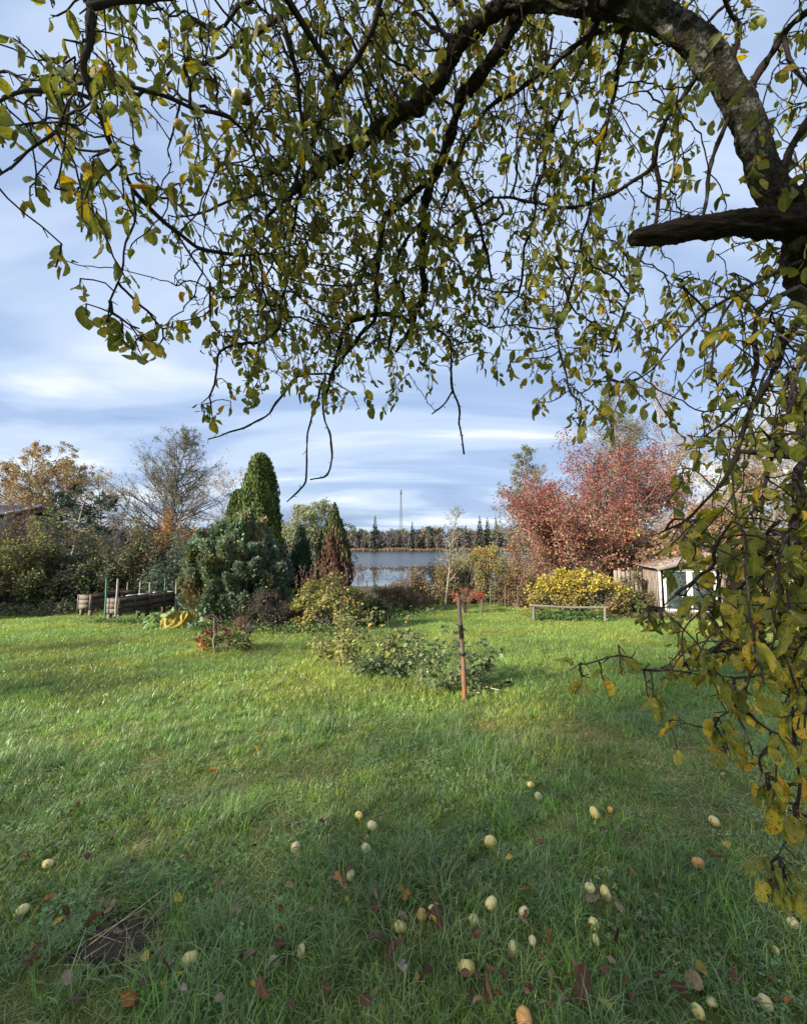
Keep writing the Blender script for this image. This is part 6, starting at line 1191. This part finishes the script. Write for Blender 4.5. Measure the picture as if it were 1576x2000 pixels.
def fan(n, d0, d1, power=1.0):
    d = d0 + (d1 - d0) * R.uniform(0, 1, n) ** power; x = R.uniform(-1, 1, n) * (1.16 * d + 0.5); return x, d
pts, rot, scl, idx, tin = [], [], [], [], []
APA = np.array(APX)
def plant(x, y, kinds, probs, s0, s1):
    near = np.zeros(len(x), bool)
    for ax_, ay_, ar_ in APA: near |= (np.hypot(x - ax_, (y - ay_) * 0.75) < ar_ + 0.028) & (np.random.default_rng(5).uniform(0, 1, len(x)) < 0.85)
    x, y = x[~near], y[~near]; n = len(x); z = tz(x, y); k = R.choice(kinds, n, p=np.array(probs) / sum(probs))
    pts.append(np.c_[x, y, z]); rot.append(np.c_[R.normal(0, 0.14, n), R.normal(0, 0.14, n), R.uniform(0, 6.28, n)]); scl.append(R.uniform(s0, s1, n)); idx.append(k)
    v = vnoise(x * 1.1, y * 1.1, 21); v2 = vnoise(x * 3.3, y * 3.3, 22); t_ = 0.80 + 0.45 * v + 0.35 * (v2 - 0.5)
    yl = np.clip((vnoise(x * 0.8 + 5, y * 0.8, 23) - 0.45) * 1.8, 0, 0.6); tin.append(np.c_[t_ * 1.10 * (1 + yl * 0.5), t_ * 1.10 * (1 + yl * 0.1), t_ * 1.0 * (1 - yl * 0.1)] * np.exp(R.normal(0, 0.12, (n, 1))))
DRYP = np.array([G(*q_) for q_ in ((150, 1450), (430, 1540), (560, 1500), (500, 1750), (660, 1770), (300, 1500), (1130, 1700), (1370, 1480), (860, 1840), (240, 1800))]); DRYR = np.array((0.36, 0.30, 0.25, 0.12, 0.10, 0.2, 0.12, 0.16, 0.08, 0.12))
def dry(x, y): return np.maximum(np.clip((vnoise(x * 1.6, y * 1.3, 31) * 0.65 + vnoise(x * 4.1, y * 4.1, 32) * 0.35 - 0.54) * 5, 0, 1) * (y < 4), np.clip(1.25 - np.hypot((x - DRYP[:, None, 0]) / DRYR[:, None] / 1.5, (y - DRYP[:, None, 1]) / DRYR[:, None]), 0, 1).max(0))
def clear(x, y): return (np.hypot((x - SOILP[0]) / 1.25, (y - SOILP[1])) > 0.075 + 0.05 * vnoise(x * 30, y * 30, 61))
ar = lambda d0, d1: (1.16 * (d1 ** 2 - d0 ** 2) + (d1 - d0))
def field(d0, d1, dens): n = int(ar(d0, d1) * dens); d = np.sqrt(R.uniform(d0 ** 2, d1 ** 2, n)); x = R.uniform(-1, 1, n) * (1.16 * d + 0.5); return x, d
for (d0, d1, dens) in ((0.55, 2.2, 560), (2.2, 4.2, 330)):
    x, y = field(d0, d1, dens); ok = clear(x, y); x, y = x[ok], y[ok]; dr = dry(x, y); lush = vnoise(x * 0.9 + 9, y * 0.9, 41) * 0.6 + vnoise(x * 2.7, y * 2.7, 42) * 0.4; u = R.uniform(0, 1, len(x))
    isd = u < dr * 0.75; isl = ~isd & (u < 0.15 + np.clip((lush - 0.42) * 4.5, 0, 0.85)); iss = ~isd & ~isl
    plant(x[isd], y[isd], [6, 7, 3], [3, 3, 2], 0.6, 1.1); plant(x[isl], y[isl], [0, 1, 2, 3], [3, 3, 3, 2], 0.55, 1.15); plant(x[iss], y[iss], [3, 4, 5, 8, 1], [3, 3, 2, 2.0, 0.7], 0.75, 1.35)
    x, y = field(d0, d1, 12); plant(x, y, [6, 7], [1, 1], 0.6, 1.1)
x, y = field(4.2, 8, 150); plant(x, y, [3, 4, 5, 0, 1, 9, 10], [3, 3, 3, 0.6, 0.6, 2, 2], 0.8, 1.35)
x, y = field(8, 19, 55); plant(x, y, [9, 10, 9], [1, 1, 1], 0.75, 1.25)
# longer tufts that stand out
for (px, py, n) in ((460, 1590, 40), (430, 1360, 30), (940, 1480, 60), (1000, 1470, 60), (880, 1450, 40), (760, 1720, 40), (360, 1880, 26), (620, 1430, 40), (1080, 1460, 40), (280, 1370, 26), (520, 1900, 20), (900, 1900, 22), (680, 1330, 24), (560, 1340, 20), (1250, 1420, 26), (830, 1700, 30), (1150, 1880, 24), (60, 1500, 24)):
    q = G(px, py); plant(q[0] + R.normal(0, 0.14, n), q[1] + R.normal(0, 0.14, n), [0, 1, 2], [1, 1, 1.4], 0.8, 1.4)
pts, rot, scl, idx, tin = np.vstack(pts), np.vstack(rot), np.concatenate(scl), np.concatenate(idx), np.vstack(tin)
me = bpy.data.meshes.new('grass'); me.vertices.add(len(pts)); me.vertices.foreach_set('co', pts.ravel())
a = me.attributes.new('rot', 'FLOAT_VECTOR', 'POINT'); a.data.foreach_set('vector', rot.ravel()); a = me.attributes.new('scl', 'FLOAT', 'POINT'); a.data.foreach_set('value', scl)
a = me.attributes.new('idx', 'INT', 'POINT'); a.data.foreach_set('value', idx.astype(np.int32)); a = me.attributes.new('tint', 'FLOAT_COLOR', 'POINT'); a.data.foreach_set('color', np.c_[tin, np.ones(len(tin))].ravel())
go = bpy.data.objects.new('grass', me); C.objects.link(go); go['kind'] = 'stuff'
ng = bpy.data.node_groups.new('grass_nodes', 'GeometryNodeTree'); ng.interface.new_socket('Geometry', in_out='INPUT', socket_type='NodeSocketGeometry'); ng.interface.new_socket('Geometry', in_out='OUTPUT', socket_type='NodeSocketGeometry')
def gn(t, **k):
    n = ng.nodes.new(t)
    for a_, b_ in k.items(): setattr(n, a_, b_)
    return n
gi_, go_ = gn('NodeGroupInput'), gn('NodeGroupOutput'); ci = gn('GeometryNodeCollectionInfo'); ci.inputs['Collection'].default_value = src; ci.inputs['Separate Children'].default_value = True; ci.inputs['Reset Children'].default_value = True
iop = gn('GeometryNodeInstanceOnPoints'); iop.inputs['Pick Instance'].default_value = True
def na(nm, ty): n = gn('GeometryNodeInputNamedAttribute', data_type=ty); n.inputs['Name'].default_value = nm; return n.outputs[0]
lk = ng.links.new; lk(gi_.outputs[0], iop.inputs['Points']); lk(ci.outputs[0], iop.inputs['Instance']); lk(na('idx', 'INT'), iop.inputs['Instance Index']); lk(na('rot', 'FLOAT_VECTOR'), iop.inputs['Rotation']); lk(na('scl', 'FLOAT'), iop.inputs['Scale']); lk(iop.outputs[0], go_.inputs[0])
md = go.modifiers.new('grass', 'NODES'); md.node_group = ng
# bare soil patch with dead stalks
g = Geo(); k = np.linspace(0, 2 * np.pi, 25)[:-1]; V = [SOILP + (0, 0, 0.016)]
for r_, z_ in ((0.05, 0.014), (0.09, 0.008), (0.13, -0.02)):
    for a in k: rr = r_ * R.uniform(0.85, 1.15); p_ = SOILP + (rr * 1.25 * math.cos(a), rr * math.sin(a), 0); p_[2] = tz(p_[0], p_[1]) + z_ + R.normal(0, 0.005); V.append(p_)
f3 = [(0, 1 + i, 1 + (i + 1) % 24) for i in range(24)]; f4 = [(1 + r_ * 24 + i, 25 + r_ * 24 + i, 25 + r_ * 24 + (i + 1) % 24, 1 + r_ * 24 + (i + 1) % 24) for r_ in range(2) for i in range(24)]
g.add(np.array(V), f3); g.F.append(np.array(f4)); g.build('bare_soil', SOIL, smooth=False, kind='structure')
g = Geo()
for k in range(110):
    r_ = 0.17 * math.sqrt(R.uniform()); a = R.uniform(0, 6.28); sz = R.uniform(0.003, 0.010); p_ = SOILP + (r_ * 1.2 * math.cos(a), r_ * math.sin(a), 0); p_[2] = float(tz(p_[0], p_[1])) + 0.014 * max(0, 1 - r_ / 0.15) + sz * 0.2; box(g, p_, (sz, sz * 0.8, sz * 0.7), np.array(Euler(R.uniform(0, 6, 3)).to_matrix()), (1, 1, 1), sz * 0.3)
g.build('soil_clods', SOIL, kind='stuff')
g = Geo(); n = 20; th = R.uniform(0, 3.14, n); c0 = SOILP + np.c_[R.normal(0, 0.08, (n, 2)), R.uniform(0.03, 0.06, n)]; d = np.c_[np.cos(th), np.sin(th), R.normal(0, 0.15, n)] * R.uniform(0.04, 0.13, (n, 1)); segs(g, c0 - d, c0 + d, 0.0016, 0.001, 3, pick(GS, n, 0.2)); g.build('dead_stalks', STRAW, kind='stuff')
# ------------------------------------------------------------------ fallen leaves
FC = dict(brown=(0.16, 0.075, 0.04), tan=(0.36, 0.25, 0.14), red=(0.23, 0.08, 0.04), orange=(0.48, 0.20, 0.05), yellow=(0.50, 0.36, 0.06), grey=(0.28, 0.22, 0.155), pale=(0.52, 0.47, 0.36), dark=(0.09, 0.052, 0.032))
FLN = [(743, 1866, 52, 'grey', 'big grey brown leaf lying flat left of the front centre apples'), (768, 1905, 56, 'brown', 'long brown leaf under a small pale one, front centre'), (785, 1918, 34, 'pale', 'small pale leaf upside down on the long brown leaf'), (525, 1918, 34, 'pale', 'pale cream leaf at the lower left, right one of a pair'), (488, 1910, 38, 'grey', 'pale grey leaf left of the cream leaf'),
 (1350, 1938, 48, 'tan', 'large tan leaf beside the white apple at lower right'), (1372, 1930, 30, 'yellow', 'yellow leaf overlapping the large tan one'), (1440, 1938, 36, 'red', 'glossy red brown leaf standing up at lower right'), (660, 1750, 36, 'orange', 'rusty orange leaf standing in the dry grass, left of centre'), (850, 1816, 44, 'brown', 'crumpled brown leaf behind the yellow apples'), (1025, 1763, 34, 'orange', 'bright orange yellow leaf above a white apple'),
 (287, 1958, 26, 'dark', 'dark upright leaf at the bottom left'), (512, 1975, 40, 'red', 'red brown leaf at the bottom edge, left of the middle'), (248, 1985, 40, 'orange', 'orange edged leaf cut by the bottom edge at left'), (417, 1520, 26, 'orange', 'orange maple coloured leaf in the dry patch'), (502, 1478, 18, 'yellow', 'round yellow leaf on the shaded lawn'), (840, 1406, 18, 'yellow', 'small yellow leaf left of the wooden stake'), (150, 1595, 28, 'red', 'pinkish red leaf at the left of the lawn'),
 (180, 1830, 34, 'brown', 'brown curled leaf at the left rim of the bare soil'), (232, 1848, 24, 'tan', 'light brown leaf lying on the bare soil'), (785, 1830, 28, 'grey', 'folded grey leaf right below the yellow apple'), (950, 1965, 40, 'brown', 'pointed brown leaf at the bottom, right of the centre'), (1140, 1965, 60, 'brown', 'long brown leaf hanging down over grass near the bottom'), (1182, 1990, 28, 'yellow', 'yellow leaf at the bottom right of the long brown leaf'), (635, 1975, 34, 'dark', 'dark purple brown leaf at the bottom, left of the centre'),
 (814, 1948, 16, 'yellow', 'narrow yellow leaf upright in the front grass'), (1160, 1780, 40, 'tan', 'twisted tan leaf above the right apples'), (1205, 1870, 30, 'brown', 'brown leaf right of the half hidden greenish apple'), (1245, 1830, 26, 'dark', 'dark leaf in a gap of the right foreground'), (1295, 1732, 20, 'yellow', 'orange yellow leaf on the right lawn'), (1420, 1670, 22, 'yellow', 'yellow oval leaf below the cream apple at right'), (1560, 1790, 30, 'orange', 'orange leaf at the right edge beside a pale apple'), (928, 1860, 30, 'brown', 'brown leaf behind the largest apple'), (540, 1915, 20, 'tan', 'tan scrap beside the cream leaf')]
def fallen(x, y, L, col, label, group, flat=0.35):
    q = G(x, y); v = int(R.integers(0, 14)); th = R.uniform(0, 6.28); X = nrm(np.array((math.cos(th), math.sin(th), R.normal(0.1, flat)))); N2 = nrm(np.array((0, -0.25, 1.0)) + R.normal(0, flat, 3)); fr = rotmats(X[None], N2[None])[0]
    size = L * q_depth(q) / F; cc = np.array(FC[col]); kk = int(R.integers(0, 2)); cc = cc * (0.8, 1.2)[kk]
    o = leaf_obj('fallen_leaf', v, cc, FALL, None, q + (0, 0, R.uniform(0.05, 0.08)) - X * size * 0.5, fr, size, ('f', v, col, kk)); return props(o, label, 'leaf', group)
q_depth = lambda q: float(to_px(q)[0][2])
for (x, y, L, col, lab) in FLN: fallen(x, y, L, col, lab, 'fallen leaves in the grass')
SHORT = ['the big orange blushed apple', 'the apple right of the bare soil', 'the yellow apple above a grey leaf', 'the brownish apple', 'the apple showing its stalk end', 'the leftmost white apple mid lawn', 'the upper apple of the white pair', 'the lower apple of the white pair', 'the small sunk yellowish apple', 'the apple by the rusty leaf', 'the apple with a tucked leaf',
 'the farthest yellow apple', 'the small farthest white apple', 'the creamy apple by a tiny one', 'the tiny windfall', 'the upper right lawn apple', 'the apple with red brown rot', 'the apple with a dark hole', 'the sunk whitish apple', 'the apple under the orange leaf', 'the left of two paired apples', 'the right bigger paired apple', 'the apple by brown leaves',
 'the half hidden greenish apple', 'the apple with rotten left edge', 'the largest front apple', 'the white lower right apple', 'the bright yellow lower right apple', 'the elongated corner apple', 'the orange bottom edge apple', 'the right edge apple', 'the far left rotting apple', 'the left edge apple', 'the greenish right windfall', 'the small apple among dark leaves']
MARKS = [(x, y, nm) for (x, y, *_), nm in zip(FA, SHORT)] + [(232, 1832, 'the bare soil patch'), (905, 1366, 'the wooden stake'), (445, 1290, 'the red and purple flower clump'), (417, 1520, 'the orange leaf in dry grass'), (502, 1478, 'the round yellow leaf'), (150, 1595, 'the pinkish red leaf'), (705, 1320, 'the yellowed cane clump'), (1230, 1306, 'the tip of the lowest twig'), (1480, 1500, 'the drooping yellow leaves')]
LOOK = dict(brown='brown curled', tan='light tan', red='red brown', orange='orange', yellow='yellow', grey='greyish', pale='pale cream', dark='dark wet')
def scatter_label(x, y, L, col):
    d = [((x - a) ** 2 + (1.6 * (y - b)) ** 2) ** 0.5 for a, b, _ in MARKS]; k = int(np.argmin(d)); a, b, nm = MARKS[k]
    way = ('left of' if x < a else 'right of') if abs(x - a) > 1.2 * abs(y - b) else ('beyond' if y < b else 'in front of'); far_ = 'just ' if d[k] < 55 else ('' if d[k] < 130 else ('slightly ' if d[k] < 220 else 'far '))
    return '%s %s leaf %s%s %s' % ('large' if L > 34 else ('small' if L < 17 else 'medium'), LOOK[col], far_, way, nm)
n = 0; USED = {}
while n < 250:
    y = 1300 + 700 * R.uniform() ** 0.62; x = R.uniform(-30, 1606)
    if R.uniform() > 0.35 + 0.65 * vnoise(x / 170, y / 110, 51): continue
    d_ = q_depth(G(x, y)); L = F * R.uniform(0.02, 0.052) / d_; col = str(R.choice(list(FC), p=[0.34, 0.19, 0.08, 0.05, 0.12, 0.11, 0.05, 0.06])); lab = scatter_label(x, y, L, col)
    if lab in USED: continue
    USED[lab] = 1; fallen(x, y, L, col, lab, 'fallen leaves in the grass', 0.45); n += 1
